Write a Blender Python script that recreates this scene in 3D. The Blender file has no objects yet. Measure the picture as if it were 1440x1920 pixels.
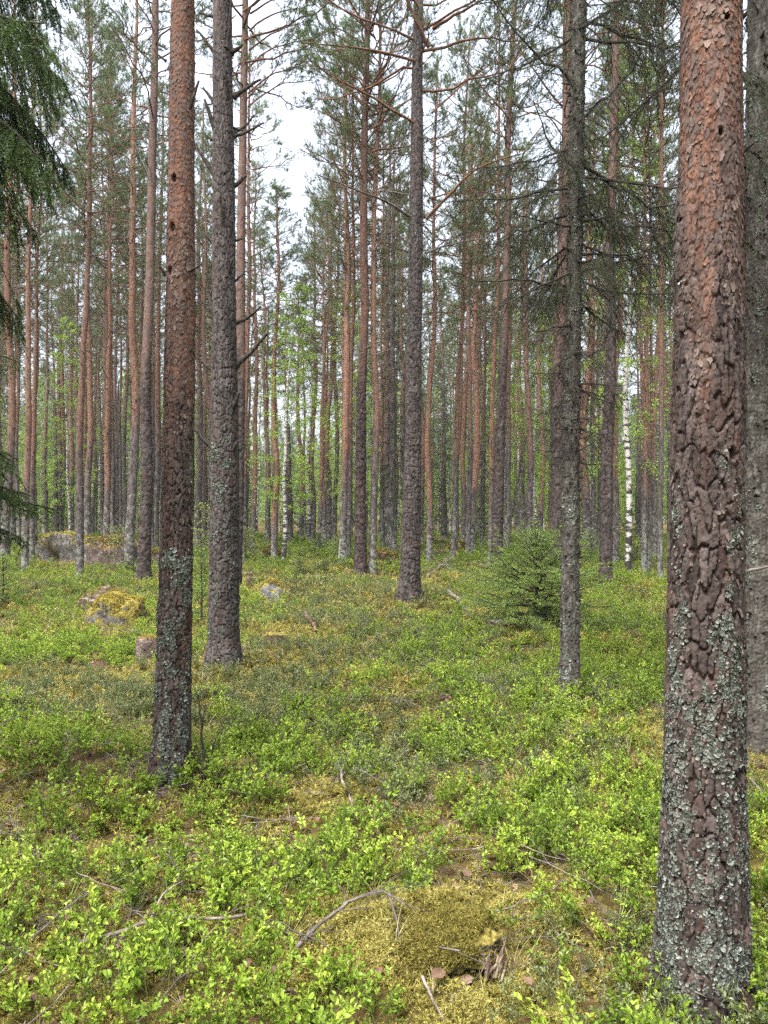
import bpy, math
import numpy as np
from mathutils import Vector

R = math.radians
sc = bpy.context.scene
COL = sc.collection
F = 1442.0                      # focal length in pixels of the 1440 x 1920 photograph
CAMZ = 1.6
HAZE = .0007

# ------------------------------------------------------------------ numpy noise
_T = np.random.default_rng(11).random(65536)

def hsh(ix, iy, iz=0, seed=0):
    h = (ix.astype(np.int64) * 73856093) ^ (iy.astype(np.int64) * 19349663) ^ (np.int64(seed) * 83492791 + np.asarray(iz).astype(np.int64) * 50331653)
    h = (h ^ (h >> 13)) * 1274126177
    return _T[(h ^ (h >> 16)) & 65535]

def vnoise2(x, y, seed=0):
    ix = np.floor(x); iy = np.floor(y); fx = x - ix; fy = y - iy
    fx = fx * fx * (3 - 2 * fx); fy = fy * fy * (3 - 2 * fy)
    a = hsh(ix, iy, 0, seed); b = hsh(ix + 1, iy, 0, seed); c = hsh(ix, iy + 1, 0, seed); d = hsh(ix + 1, iy + 1, 0, seed)
    return (a * (1 - fx) + b * fx) * (1 - fy) + (c * (1 - fx) + d * fx) * fy

def fbm2(x, y, o=4, seed=0):
    s = 0; a = 0.5; t = 0
    for i in range(o):
        s = s + a * vnoise2(x, y, seed + i * 17); t += a; a *= 0.5; x = x * 2.03 + 3.1; y = y * 2.03 + 7.7
    return s / t

def vnoise3(x, y, z, seed=0):
    iz = np.floor(z); fz = z - iz; fz = fz * fz * (3 - 2 * fz)
    ix = np.floor(x); iy = np.floor(y); fx = x - ix; fy = y - iy
    fx = fx * fx * (3 - 2 * fx); fy = fy * fy * (3 - 2 * fy)
    def pl(k):
        a = hsh(ix, iy, k, seed); b = hsh(ix + 1, iy, k, seed); c = hsh(ix, iy + 1, k, seed); d = hsh(ix + 1, iy + 1, k, seed)
        return (a * (1 - fx) + b * fx) * (1 - fy) + (c * (1 - fx) + d * fx) * fy
    return pl(iz) * (1 - fz) + pl(iz + 1) * fz

def fbm3(x, y, z, o=4, seed=0):
    s = 0; a = 0.5; t = 0
    for i in range(o):
        s = s + a * vnoise3(x, y, z, seed + i * 17); t += a; a *= 0.5; x = x * 2.03 + 3.1; y = y * 2.03 + 7.7; z = z * 2.03 + 1.3
    return s / t

def sstep(a, b, x):
    t = np.clip((x - a) / (b - a), 0, 1)
    return t * t * (3 - 2 * t)

def mixc(a, b, t):
    a = np.asarray(a, float); b = np.asarray(b, float)
    return a * (1 - t[..., None]) + b * t[..., None]

def worley(u, v, Nu, seed):
    iu = np.floor(u); iv = np.floor(v)
    f1 = np.full(u.shape, 9.0); f2 = np.full(u.shape, 9.0); cid = np.zeros(u.shape); dv = np.zeros(u.shape)
    for di in (-1, 0, 1):
        for dj in (-1, 0, 1):
            cu = iu + di; cv = iv + dj; cm = np.mod(cu, Nu)
            jx = hsh(cm, cv, 1, seed); jy = hsh(cm, cv, 2, seed)
            d = np.hypot(cu + 0.1 + 0.8 * jx - u, cv + 0.1 + 0.8 * jy - v)
            m = d < f1
            f2 = np.where(m, f1, np.minimum(f2, d))
            cid = np.where(m, hsh(cm, cv, 3, seed), cid)
            dv = np.where(m, cv + 0.1 + 0.8 * jy - v, dv)
            f1 = np.where(m, d, f1)
    return f1, f2, cid, dv

# ------------------------------------------------------------------ ground height and placing
MOUNDS = []   # x, y, rx, ry, height

def px_flat(px, py, z=0.0):
    d = F * (CAMZ - z) / (py - 960.0)
    return (px - 720) / F * d, d

for (px, py, rx, ry, h) in [(640, 1830, .55, .42, .10), (835, 1790, .22, .15, .13), (930, 1830, .10, .14, -.07), (560, 1235, .9, 1.0, .10), (150, 1440, .8, .5, .10), (60, 1460, .35, .25, .10),
                            (210, 1165, .8, .9, .10), (880, 1610, .35, .3, .07), (620, 1510, .45, .35, .08), (560, 1110, 1.4, 1.6, .18),
                            (1000, 1190, 1.2, 1.2, .10), (600, 1060, 3.0, 3.0, .20), (1160, 1580, .35, .35, .06), (300, 1700, .5, .3, .07),
                            (715, 1050, 1.0, .9, .25), (1180, 1110, 1.6, 1.6, .12), (100, 1120, 2.0, 1.5, .15), (860, 1090, 1.0, 1.0, .12),
                            (1120, 1720, .3, .3, .06), (420, 1480, .4, .4, .05), (730, 1300, .7, .7, .08)]:
    x, y = px_flat(px, py); MOUNDS.append((x, y, rx, ry, h))
for (px, py, rr_, h) in [(322, 1475, .32, .05), (420, 1262, .50, .08), (768, 1136, .75, .14), (1068, 1315, .35, .06), (1320, 1935, .30, .04)]:
    x, y = px_flat(px, py); MOUNDS.append((x, y, rr_, rr_, h))

def hgt(x, y):
    x = np.asarray(x, float); y = np.asarray(y, float)
    r = np.hypot(x, y)
    amp = sstep(1.2, 6.0, r)
    h = (fbm2(x / 4.5, y / 4.5, 3, 5) - 0.5) * 0.34 * amp + (fbm2(x / 0.9, y / 0.9, 2, 9) - 0.5) * 0.12 * (0.4 + 0.6 * amp)
    h = h + (fbm2(x / 22, y / 22, 2, 31) - 0.5) * 1.2 * sstep(18, 70, r)
    for (mx, my, rx, ry, mh) in MOUNDS:
        h = h + mh * np.exp(-(((x - mx) / rx) ** 2 + ((y - my) / ry) ** 2))
    return h

def at(px, py):
    """the point of the ground seen at this place of the photograph"""
    dx = (px - 720) / F; dz = (960 - py) / F
    ys = np.concatenate([np.arange(1.2, 12, 0.02), np.arange(12, 120, 0.1)])
    g = CAMZ + dz * ys - hgt(dx * ys, ys)
    k = np.argmax(g < 0) if (g < 0).any() else len(ys) - 1
    return np.array([dx * ys[k], ys[k], float(hgt(dx * ys[k], ys[k]))])

def atd(px, py, d):
    return np.array([(px - 720) / F * d, d, CAMZ + (960 - py) / F * d])

# ------------------------------------------------------------------ mesh building
class MB:
    def __init__(s):
        s.v = []; s.q = []; s.t = []; s.qm = []; s.tm = []; s.qs = []; s.ts = []; s.tint = []; s.col = []; s.n = 0
    def add(s, V, faces, mat=0, smooth=False, tint=None, col=None):
        V = np.asarray(V, float).reshape(-1, 3); faces = np.asarray(faces, np.int64)
        m = len(faces)
        if faces.shape[1] == 4:
            s.q.append(faces + s.n); s.qm.append(np.full(m, mat)); s.qs.append(np.full(m, smooth))
        else:
            s.t.append(faces + s.n); s.tm.append(np.full(m, mat)); s.ts.append(np.full(m, smooth))
        s.v.append(V); s.n += len(V)
        s.tint.append(np.full(len(V), 0.5) if tint is None else np.broadcast_to(np.asarray(tint, float).reshape(-1), (len(V),)))
        s.col.append(np.full((len(V), 3), 0.2) if col is None else np.broadcast_to(np.asarray(col, float), (len(V), 3)))
    def mesh(s, name, mats, color=False):
        me = bpy.data.meshes.new(name)
        V = np.concatenate(s.v); nt = sum(len(a) for a in s.t); nq = sum(len(a) for a in s.q)
        L = np.concatenate([np.concatenate(s.t).ravel() if nt else np.zeros(0, int), np.concatenate(s.q).ravel() if nq else np.zeros(0, int)]).astype(np.int32)
        st = np.concatenate([np.arange(nt) * 3, nt * 3 + np.arange(nq) * 4]).astype(np.int32)
        mi = np.concatenate(s.tm + s.qm).astype(np.int32); sm = np.concatenate(s.ts + s.qs).astype(bool)
        me.vertices.add(len(V)); me.vertices.foreach_set('co', V.astype(np.float32).ravel())
        me.loops.add(len(L)); me.loops.foreach_set('vertex_index', L)
        me.polygons.add(nt + nq); me.polygons.foreach_set('loop_start', st)
        me.polygons.foreach_set('material_index', mi); me.polygons.foreach_set('use_smooth', sm)
        me.update(calc_edges=True)
        a = me.attributes.new('tint', 'FLOAT', 'POINT'); a.data.foreach_set('value', np.concatenate(s.tint).astype(np.float32))
        if color:
            c = np.concatenate(s.col); c4 = np.concatenate([c, np.ones((len(c), 1))], 1).astype(np.float32)
            a = me.attributes.new('bark', 'FLOAT_COLOR', 'POINT'); a.data.foreach_set('color', c4.ravel())
        for m in mats: me.materials.append(m)
        return me

def nrm(v):
    return v / np.maximum(np.linalg.norm(v, axis=-1, keepdims=True), 1e-9)

def tubes(mb, P, Rr, n=5, mat=0, tint=None, smooth=True, col=None):
    """many tubes at once: P (N,k,3) paths, Rr (N,k) radii"""
    P = np.asarray(P, float); Rr = np.asarray(Rr, float)
    N, k, _ = P.shape
    if N == 0: return
    T = nrm(np.gradient(P, axis=1))
    ax = nrm(P[:, -1] - P[:, 0])
    ref = np.where(np.abs(ax[:, 2:3]) < 0.8, np.array([[0, 0, 1.0]]), np.array([[1.0, 0, 0]]))[:, None, :]
    U = nrm(np.cross(T, np.broadcast_to(ref, T.shape))); W = np.cross(T, U)
    a = np.arange(n) * 2 * np.pi / n
    V = P[:, :, None, :] + Rr[:, :, None, None] * (np.cos(a)[None, None, :, None] * U[:, :, None, :] + np.sin(a)[None, None, :, None] * W[:, :, None, :])
    i, j = np.meshgrid(np.arange(k - 1), np.arange(n), indexing='ij')
    f = np.stack([i * n + j, i * n + (j + 1) % n, (i + 1) * n + (j + 1) % n, (i + 1) * n + j], -1).reshape(-1, 4)
    Fq = (f[None] + (np.arange(N) * k * n)[:, None, None]).reshape(-1, 4)
    if tint is not None: tint = np.repeat(np.broadcast_to(np.asarray(tint, float), (N,)), k * n)
    mb.add(V.reshape(-1, 3), Fq, mat, smooth, tint, col)

def perp(rng, D):
    r = rng.normal(size=D.shape)
    return nrm(r - (r * D).sum(-1, keepdims=True) * D)

def needles(mb, rng, P, D, m, ln, w, spread, mat, shoot=0.0, tint=None, tintvar=0.25):
    """m needle blades round each point P along its shoot direction D"""
    N = len(P)
    if N == 0: return
    P = np.repeat(P, m, 0); D = np.repeat(nrm(D), m, 0)
    if shoot > 0: P = P + D * rng.uniform(0, shoot, (N * m, 1))
    q = perp(rng, D)
    c = rng.uniform(spread[0], spread[1], (N * m, 1))
    dr = nrm(D * (1 - c) + q * c)
    s = perp(rng, dr) * (w * 0.5)
    tip = P + dr * (ln * rng.uniform(0.7, 1.15, (N * m, 1)))
    V = np.stack([P - s, P + s, tip], 1).reshape(-1, 3)
    f = np.arange(N * m * 3).reshape(-1, 3)
    t0 = rng.random(N) if tint is None else np.broadcast_to(np.asarray(tint, float), (N,))
    t = np.clip(np.repeat(t0, m) + rng.uniform(-tintvar, tintvar, N * m), 0, 1)
    mb.add(V, f, mat, False, np.repeat(t, 3))

def leaves(mb, rng, P, D, ln, wd, mat, up=0.5, tint=None):
    """small folded leaves of four faces: base, two sides, tip"""
    N = len(P)
    if N == 0: return
    D = nrm(D); q = np.cross(D, np.array([0, 0, 1.0])); q = nrm(q + rng.normal(size=q.shape) * 0.35)
    nn = nrm(np.cross(q, D))
    ln = ln * rng.uniform(0.65, 1.15, (N, 1)); wd = wd * rng.uniform(0.75, 1.1, (N, 1))
    fold = rng.uniform(0.1, 0.45, (N, 1)); curl = rng.uniform(-0.25, 0.15, (N, 1))
    b = P; m1 = P + D * ln * 0.45; tp = P + D * ln + nn * ln * curl
    l1 = P + D * ln * 0.3 - q * wd * 0.46 + nn * wd * fold; r1 = P + D * ln * 0.3 + q * wd * 0.46 + nn * wd * fold
    l2 = P + D * ln * 0.68 - q * wd * 0.40 + nn * wd * fold + nn * ln * curl * .5; r2 = P + D * ln * 0.68 + q * wd * 0.40 + nn * wd * fold + nn * ln * curl * .5
    V = np.stack([b, m1, tp, l1, l2, r1, r2], 1).reshape(-1, 3)
    o = (np.arange(N) * 7)[:, None]
    f = np.concatenate([o + np.array([[0, 1, 4, 3]]), o + np.array([[0, 5, 6, 1]])]); f2 = np.concatenate([o + np.array([[1, 2, 4]]), o + np.array([[1, 6, 2]])])
    t = rng.random(N) if tint is None else np.broadcast_to(np.asarray(tint, float), (N,))
    mb.add(V, f, mat, False, np.repeat(t, 7))
    mb.t.append(f2 + mb.n - len(V)); mb.tm.append(np.full(len(f2), mat)); mb.ts.append(np.full(len(f2), False))

def path_at(P, idx, s):
    """points and tangents at parameter s along path P[idx]"""
    k = P.shape[1]; x = np.clip(s, 0, 0.9999) * (k - 1); i = np.floor(x).astype(int); f = (x - i)[:, None]
    a = P[idx, i]; b = P[idx, i + 1]
    return a * (1 - f) + b * f, nrm(b - a)

# ------------------------------------------------------------------ materials
def mat(name):
    m = bpy.data.materials.new(name); m.use_nodes = True
    nt = m.node_tree; nt.nodes.clear()
    out = nt.nodes.new('ShaderNodeOutputMaterial')
    def N(t, **kw):
        n = nt.nodes.new(t)
        for k, v in kw.items(): setattr(n, k, v)
        return n
    return m, nt, N, out, nt.links.new

def ramp(N, stops):
    r = N('ShaderNodeValToRGB'); e = r.color_ramp.elements
    while len(e) < len(stops): e.new(0.5)
    for el, (p, c) in zip(e, stops):
        el.position = p; el.color = (*c, 1) if len(c) == 3 else c
    return r

def leaf_mat(name, c0, c1, c2, trans=0.35, rand=0.5, gloss=0.04, rough=0.5, hue=True):
    """leaf or needle colour from the per-leaf tint and the per-plant random value"""
    m, nt, N, out, L = mat(name)
    at_ = N('ShaderNodeAttribute', attribute_name='tint'); oi = N('ShaderNodeObjectInfo')
    mx = N('ShaderNodeMix'); mx.data_type = 'FLOAT'; mx.inputs[0].default_value = rand
    L(at_.outputs['Fac'], mx.inputs[2]); L(oi.outputs['Random'], mx.inputs[3])
    r = ramp(N, [(0.1, c0), (0.5, c1), (0.9, c2)]); L(mx.outputs[0], r.inputs[0])
    d = N('ShaderNodeBsdfPrincipled'); d.inputs['Roughness'].default_value = rough
    d.inputs['Specular IOR Level'].default_value = gloss * 5
    t = N('ShaderNodeBsdfTranslucent'); s = N('ShaderNodeMixShader'); s.inputs[0].default_value = trans
    L(r.outputs[0], d.inputs['Base Color']); L(r.outputs[0], t.inputs['Color'])
    L(d.outputs[0], s.inputs[1]); L(t.outputs[0], s.inputs[2]); L(s.outputs[0], out.inputs[0])
    return m

def rough_mat(name, stops, scale=(8, 8, 8), rough=0.9, bump=0.4, dist=0.01, detail=6, nscale=1.0, coord='Object'):
    m, nt, N, out, L = mat(name)
    tc = N('ShaderNodeTexCoord'); mp = N('ShaderNodeMapping'); mp.inputs['Scale'].default_value = scale
    L(tc.outputs[coord], mp.inputs[0])
    n = N('ShaderNodeTexNoise'); n.inputs['Scale'].default_value = nscale; n.inputs['Detail'].default_value = detail; n.inputs['Roughness'].default_value = 0.65
    L(mp.outputs[0], n.inputs['Vector'])
    r = ramp(N, stops); L(n.outputs['Fac'], r.inputs[0])
    b = N('ShaderNodeBsdfPrincipled'); b.inputs['Roughness'].default_value = rough; b.inputs['Specular IOR Level'].default_value = 0.15
    bp = N('ShaderNodeBump'); bp.inputs['Strength'].default_value = bump; bp.inputs['Distance'].default_value = dist
    L(n.outputs['Fac'], bp.inputs['Height']); L(bp.outputs[0], b.inputs['Normal'])
    L(r.outputs[0], b.inputs['Base Color']); L(b.outputs[0], out.inputs[0])
    return m

def attr_bark(name):
    """bark whose colour is stored per vertex, with a fine grain"""
    m, nt, N, out, L = mat(name)
    a = N('ShaderNodeAttribute', attribute_name='bark'); tc = N('ShaderNodeTexCoord')
    mp = N('ShaderNodeMapping'); mp.inputs['Scale'].default_value = (1, 1, .4); L(tc.outputs['Object'], mp.inputs[0])
    n = N('ShaderNodeTexNoise'); n.inputs['Scale'].default_value = 140; n.inputs['Detail'].default_value = 4; L(mp.outputs[0], n.inputs['Vector'])
    mr = N('ShaderNodeMapRange'); mr.inputs[3].default_value = 0.6; mr.inputs[4].default_value = 1.4; L(n.outputs['Fac'], mr.inputs[0])
    mu = N('ShaderNodeVectorMath', operation='SCALE'); L(a.outputs['Color'], mu.inputs[0]); L(mr.outputs[0], mu.inputs['Scale'])
    b = N('ShaderNodeBsdfPrincipled'); b.inputs['Roughness'].default_value = 0.85; b.inputs['Specular IOR Level'].default_value = 0.2
    bp = N('ShaderNodeBump'); bp.inputs['Strength'].default_value = 0.5; bp.inputs['Distance'].default_value = 0.004
    L(n.outputs['Fac'], bp.inputs['Height']); L(bp.outputs[0], b.inputs['Normal'])
    L(mu.outputs[0], b.inputs['Base Color']); L(b.outputs[0], out.inputs[0])
    return m

def pine_bark_mat():
    """grey plates low on the stem turning to thin rust bark; object colour: red = turning height / 10 m, green = rust strength, blue = lightness"""
    m, nt, N, out, L = mat('pine_bark')
    tc = N('ShaderNodeTexCoord'); oi = N('ShaderNodeObjectInfo')
    sc_ = N('ShaderNodeSeparateColor'); L(oi.outputs['Color'], sc_.inputs[0])
    sx = N('ShaderNodeSeparateXYZ'); L(tc.outputs['Object'], sx.inputs[0])
    off = N('ShaderNodeVectorMath', operation='ADD'); rs = N('ShaderNodeVectorMath', operation='SCALE'); rs.inputs[0].default_value = (31, 17, 53)
    L(oi.outputs['Random'], rs.inputs['Scale']); L(tc.outputs['Object'], off.inputs[0]); L(rs.outputs[0], off.inputs[1])
    def noise(s, det, vec_scale=None):
        n = N('ShaderNodeTexNoise'); n.inputs['Scale'].default_value = s; n.inputs['Detail'].default_value = det; n.inputs['Roughness'].default_value = .65
        if vec_scale:
            mp = N('ShaderNodeMapping'); mp.inputs['Scale'].default_value = vec_scale; L(off.outputs[0], mp.inputs[0]); L(mp.outputs[0], n.inputs['Vector'])
        else: L(off.outputs[0], n.inputs['Vector'])
        return n
    def math_(op, a, b=None, c=None):
        n = N('ShaderNodeMath', operation=op)
        for i, v in enumerate((a, b, c)):
            if v is None: continue
            if isinstance(v, (int, float)): n.inputs[i].default_value = v
            else: L(v, n.inputs[i])
        return n.outputs[0]
    n1 = noise(1.2, 4); n2 = noise(14, 5, (1, 1, .3)); n3 = noise(34, 5, (1, 1, .55)); n4 = noise(9, 6)
    tr = math_('MULTIPLY', sc_.outputs[0], 10.0)
    z = math_('ADD', math_('SUBTRACT', sx.outputs[2], tr), math_('MULTIPLY_ADD', n1.outputs['Fac'], 4.0, -2.0))
    z = math_('ADD', z, math_('MULTIPLY_ADD', n2.outputs['Fac'], 3.0, -1.5))
    mr = N('ShaderNodeMapRange', interpolation_type='SMOOTHSTEP'); mr.inputs[1].default_value = -1.2; mr.inputs[2].default_value = 1.4; L(z, mr.inputs[0])
    fac = math_('MULTIPLY', mr.outputs[0], sc_.outputs[1])
    low = ramp(N, [(0.3, (.026, .019, .017)), (0.48, (.092, .075, .070)), (0.62, (.148, .126, .118)), (0.75, (.22, .195, .18))]); L(n2.outputs['Fac'], low.inputs[0])
    hi = ramp(N, [(0.28, (.07, .035, .024)), (0.45, (.175, .092, .064)), (0.6, (.275, .155, .106)), (0.76, (.36, .245, .185))]); L(n3.outputs['Fac'], hi.inputs[0])
    mx = N('ShaderNodeMix'); mx.data_type = 'RGBA'; L(fac, mx.inputs[0]); L(low.outputs[0], mx.inputs[6]); L(hi.outputs[0], mx.inputs[7])
    # grey-green lichen on the lower stem
    lz = N('ShaderNodeMapRange'); lz.inputs[1].default_value = 0.2; lz.inputs[2].default_value = 4.5; lz.inputs[3].default_value = .10; lz.inputs[4].default_value = -.16; L(sx.outputs[2], lz.inputs[0])
    lf = N('ShaderNodeMapRange'); lf.inputs[1].default_value = .56; lf.inputs[2].default_value = .62; L(math_('ADD', n4.outputs['Fac'], lz.outputs[0]), lf.inputs[0])
    lm = N('ShaderNodeMix'); lm.data_type = 'RGBA'; L(math_('MULTIPLY', lf.outputs[0], .75), lm.inputs[0]); L(mx.outputs[2], lm.inputs[6]); lm.inputs[7].default_value = (.27, .285, .24, 1)
    vs = N('ShaderNodeVectorMath', operation='SCALE'); L(lm.outputs[2], vs.inputs[0]); L(math_('MULTIPLY', sc_.outputs[2], 2.0), vs.inputs['Scale'])
    b = N('ShaderNodeBsdfPrincipled'); b.inputs['Roughness'].default_value = .9; b.inputs['Specular IOR Level'].default_value = .15
    bp = N('ShaderNodeBump'); bp.inputs['Strength'].default_value = .9; bp.inputs['Distance'].default_value = .03
    L(n2.outputs['Fac'], bp.inputs['Height']); L(bp.outputs[0], b.inputs['Normal'])
    L(vs.outputs[0], b.inputs['Base Color']); L(b.outputs[0], out.inputs[0])
    return m

def birch_bark_mat():
    m, nt, N, out, L = mat('birch_bark')
    tc = N('ShaderNodeTexCoord'); oi = N('ShaderNodeObjectInfo')
    rs = N('ShaderNodeVectorMath', operation='SCALE'); rs.inputs[0].default_value = (31, 17, 53); L(oi.outputs['Random'], rs.inputs['Scale'])
    off = N('ShaderNodeVectorMath', operation='ADD'); L(tc.outputs['Object'], off.inputs[0]); L(rs.outputs[0], off.inputs[1])
    mp = N('ShaderNodeMapping'); mp.inputs['Scale'].default_value = (4, 4, 11); L(off.outputs[0], mp.inputs[0])
    n = N('ShaderNodeTexNoise'); n.inputs['Scale'].default_value = 1; n.inputs['Detail'].default_value = 4; L(mp.outputs[0], n.inputs['Vector'])
    sx = N('ShaderNodeSeparateXYZ'); L(tc.outputs['Object'], sx.inputs[0])
    mr = N('ShaderNodeMapRange'); mr.inputs[1].default_value = 0; mr.inputs[2].default_value = 2.2; mr.inputs[3].default_value = -.14; mr.inputs[4].default_value = .04; L(sx.outputs[2], mr.inputs[0])
    ad = N('ShaderNodeMath', operation='ADD'); L(n.outputs['Fac'], ad.inputs[0]); L(mr.outputs[0], ad.inputs[1])
    r = ramp(N, [(0.41, (.03, .025, .022)), (0.47, (.16, .14, .125)), (0.52, (.48, .455, .42)), (0.8, (.66, .64, .60))]); L(ad.outputs[0], r.inputs[0])
    b = N('ShaderNodeBsdfPrincipled'); b.inputs['Roughness'].default_value = .75; L(r.outputs[0], b.inputs['Base Color']); L(b.outputs[0], out.inputs[0])
    return m

def ground_mat():
    m, nt, N, out, L = mat('forest_floor')
    tc = N('ShaderNodeTexCoord')
    def noise(s, d, rgh=.6):
        n = N('ShaderNodeTexNoise'); n.inputs['Scale'].default_value = s; n.inputs['Detail'].default_value = d; n.inputs['Roughness'].default_value = rgh
        L(tc.outputs['Object'], n.inputs['Vector']); return n
    a = noise(1.1, 5); b_ = noise(26, 6, .7); c = noise(90, 4, .7)
    moss = ramp(N, [(.3, (.045, .034, .014)), (.5, (.12, .092, .028)), (.7, (.23, .185, .06))]); L(b_.outputs['Fac'], moss.inputs[0])
    lit = ramp(N, [(.3, (.028, .017, .010)), (.5, (.105, .062, .036)), (.66, (.19, .125, .075)), (.8, (.33, .25, .17))]); L(c.outputs['Fac'], lit.inputs[0])
    f = N('ShaderNodeMapRange'); f.inputs[1].default_value = .40; f.inputs[2].default_value = .56; L(a.outputs['Fac'], f.inputs[0])
    ms = N('ShaderNodeAttribute', attribute_name='tint')
    ad = N('ShaderNodeMath', operation='ADD', use_clamp=True); L(f.outputs[0], ad.inputs[0]); L(ms.outputs['Fac'], ad.inputs[1])
    mx = N('ShaderNodeMix'); mx.data_type = 'RGBA'; L(ad.outputs[0], mx.inputs[0]); L(lit.outputs[0], mx.inputs[6]); L(moss.outputs[0], mx.inputs[7])
    p = N('ShaderNodeBsdfPrincipled'); p.inputs['Roughness'].default_value = 1; p.inputs['Specular IOR Level'].default_value = .05
    bp = N('ShaderNodeBump'); bp.inputs['Strength'].default_value = 1; bp.inputs['Distance'].default_value = .03; L(b_.outputs['Fac'], bp.inputs['Height'])
    bq = N('ShaderNodeBump'); bq.inputs['Strength'].default_value = .8; bq.inputs['Distance'].default_value = .01; L(c.outputs['Fac'], bq.inputs['Height']); L(bp.outputs[0], bq.inputs['Normal'])
    L(bq.outputs[0], p.inputs['Normal']); L(mx.outputs[2], p.inputs['Base Color']); L(p.outputs[0], out.inputs[0])
    return m

def rock_mat(name, stone, moss, thresh):
    """stone with moss on the faces that look up"""
    m, nt, N, out, L = mat(name)
    tc = N('ShaderNodeTexCoord'); g = N('ShaderNodeNewGeometry')
    n = N('ShaderNodeTexNoise'); n.inputs['Scale'].default_value = 7; n.inputs['Detail'].default_value = 8; n.inputs['Roughness'].default_value = .7; L(tc.outputs['Object'], n.inputs['Vector'])
    n2 = N('ShaderNodeTexNoise'); n2.inputs['Scale'].default_value = 3; n2.inputs['Detail'].default_value = 5; L(tc.outputs['Object'], n2.inputs['Vector'])
    n3 = N('ShaderNodeTexNoise'); n3.inputs['Scale'].default_value = 40; n3.inputs['Detail'].default_value = 4; L(tc.outputs['Object'], n3.inputs['Vector'])
    st = ramp(N, [(.3, stone[0]), (.5, stone[1]), (.68, stone[2])]); L(n.outputs['Fac'], st.inputs[0])
    mo = ramp(N, [(.35, moss[0]), (.5, moss[1]), (.7, moss[2])]); L(n3.outputs['Fac'], mo.inputs[0])
    sx = N('ShaderNodeSeparateXYZ'); L(g.outputs['Normal'], sx.inputs[0])
    ad = N('ShaderNodeMath', operation='MULTIPLY_ADD'); ad.inputs[1].default_value = 1.6; L(n2.outputs['Fac'], ad.inputs[0]); L(sx.outputs[2], ad.inputs[2])
    f = N('ShaderNodeMapRange'); f.inputs[1].default_value = thresh; f.inputs[2].default_value = thresh + .22; L(ad.outputs[0], f.inputs[0])
    mx = N('ShaderNodeMix'); mx.data_type = 'RGBA'; L(f.outputs[0], mx.inputs[0]); L(st.outputs[0], mx.inputs[6]); L(mo.outputs[0], mx.inputs[7])
    b = N('ShaderNodeBsdfPrincipled'); b.inputs['Roughness'].default_value = .95; b.inputs['Specular IOR Level'].default_value = .15
    bp = N('ShaderNodeBump'); bp.inputs['Strength'].default_value = .9; bp.inputs['Distance'].default_value = .03
    ah = N('ShaderNodeMath', operation='ADD'); L(n.outputs['Fac'], ah.inputs[0]); L(n3.outputs['Fac'], ah.inputs[1]); L(ah.outputs[0], bp.inputs['Height'])
    L(bp.outputs[0], b.inputs['Normal']); L(mx.outputs[2], b.inputs['Base Color']); L(b.outputs[0], out.inputs[0])
    return m

M_PINE = pine_bark_mat(); M_HI = attr_bark('plated_bark'); M_BIRCH = birch_bark_mat(); M_GROUND = ground_mat()
M_TWIG = rough_mat('dead_twig', [(.3, (.040, .033, .028)), (.5, (.095, .08, .068)), (.7, (.19, .165, .14))], (20, 20, 20), .9, .4, .004)
M_DARKTWIG = rough_mat('dark_twig', [(.3, (.018, .015, .012)), (.5, (.04, .033, .027)), (.7, (.10, .09, .075))], (20, 20, 20), .9, .4, .004)
M_LIMB = rough_mat('rust_limb', [(.3, (.06, .035, .025)), (.5, (.13, .07, .045)), (.7, (.24, .13, .08))], (8, 8, 8), .9, .4, .006)
M_BTWIG = rough_mat('birch_twig', [(.3, (.05, .03, .025)), (.6, (.13, .09, .08))], (8, 8, 8), .9, .3, .004)
M_NEEDLE = leaf_mat('pine_needles', (.055, .090, .036), (.110, .160, .062), (.195, .245, .098), .45, .35)
M_SPRUCE = leaf_mat('spruce_needles', (.022, .045, .012), (.045, .085, .020), (.10, .16, .035), .30, .2)
M_YOUNG = leaf_mat('young_spruce_needles', (.10, .165, .035), (.24, .34, .075), (.42, .53, .15), .38, .2)
M_BLEAF = leaf_mat('birch_leaves', (.20, .31, .045), (.30, .44, .07), (.42, .56, .12), .45, .3)
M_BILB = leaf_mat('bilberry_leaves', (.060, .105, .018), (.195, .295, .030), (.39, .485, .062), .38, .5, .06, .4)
M_BSTEM = rough_mat('green_stem', [(.3, (.07, .085, .02)), (.7, (.15, .15, .05))], (30, 30, 30), .8, .1, .002)
M_LING = leaf_mat('lingonberry_leaves', (.060, .092, .032), (.145, .18, .070), (.27, .30, .14), .30, .5, .08, .35)
M_MOSS = leaf_mat('moss_fronds', (.10, .082, .022), (.25, .215, .052), (.45, .40, .13), .25, .45, .0, .9)
M_GOLD = leaf_mat('golden_moss', (.15, .115, .022), (.30, .245, .045), (.46, .39, .10), .25, .3, .0, .9)
M_GRASS = leaf_mat('dry_grass', (.14, .14, .04), (.30, .26, .10), (.50, .43, .25), .3, .5)
M_LITTER = leaf_mat('dead_leaves', (.06, .035, .022), (.15, .088, .058), (.29, .20, .145), .15, .5, .04, .6)
M_WOOD = rough_mat('bleached_wood', [(.3, (.06, .047, .036)), (.5, (.16, .13, .105)), (.7, (.31, .27, .23))], (14, 14, 14), .85, .5, .006)
M_ROT = rough_mat('rotten_wood', [(.3, (.025, .015, .011)), (.5, (.085, .053, .036)), (.7, (.21, .145, .105))], (12, 12, 3), .95, .6, .01)
M_SPLIT = rough_mat('split_wood', [(.3, (.08, .05, .035)), (.5, (.21, .15, .11)), (.7, (.36, .28, .22))], (30, 30, 6), .95, .6, .006)
M_LICH = leaf_mat('lichen', (.055, .060, .048), (.135, .146, .120), (.27, .29, .25), .10, .0, .0, .95)

# ------------------------------------------------------------------ objects
def link(o):
    COL.objects.link(o); return o

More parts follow.
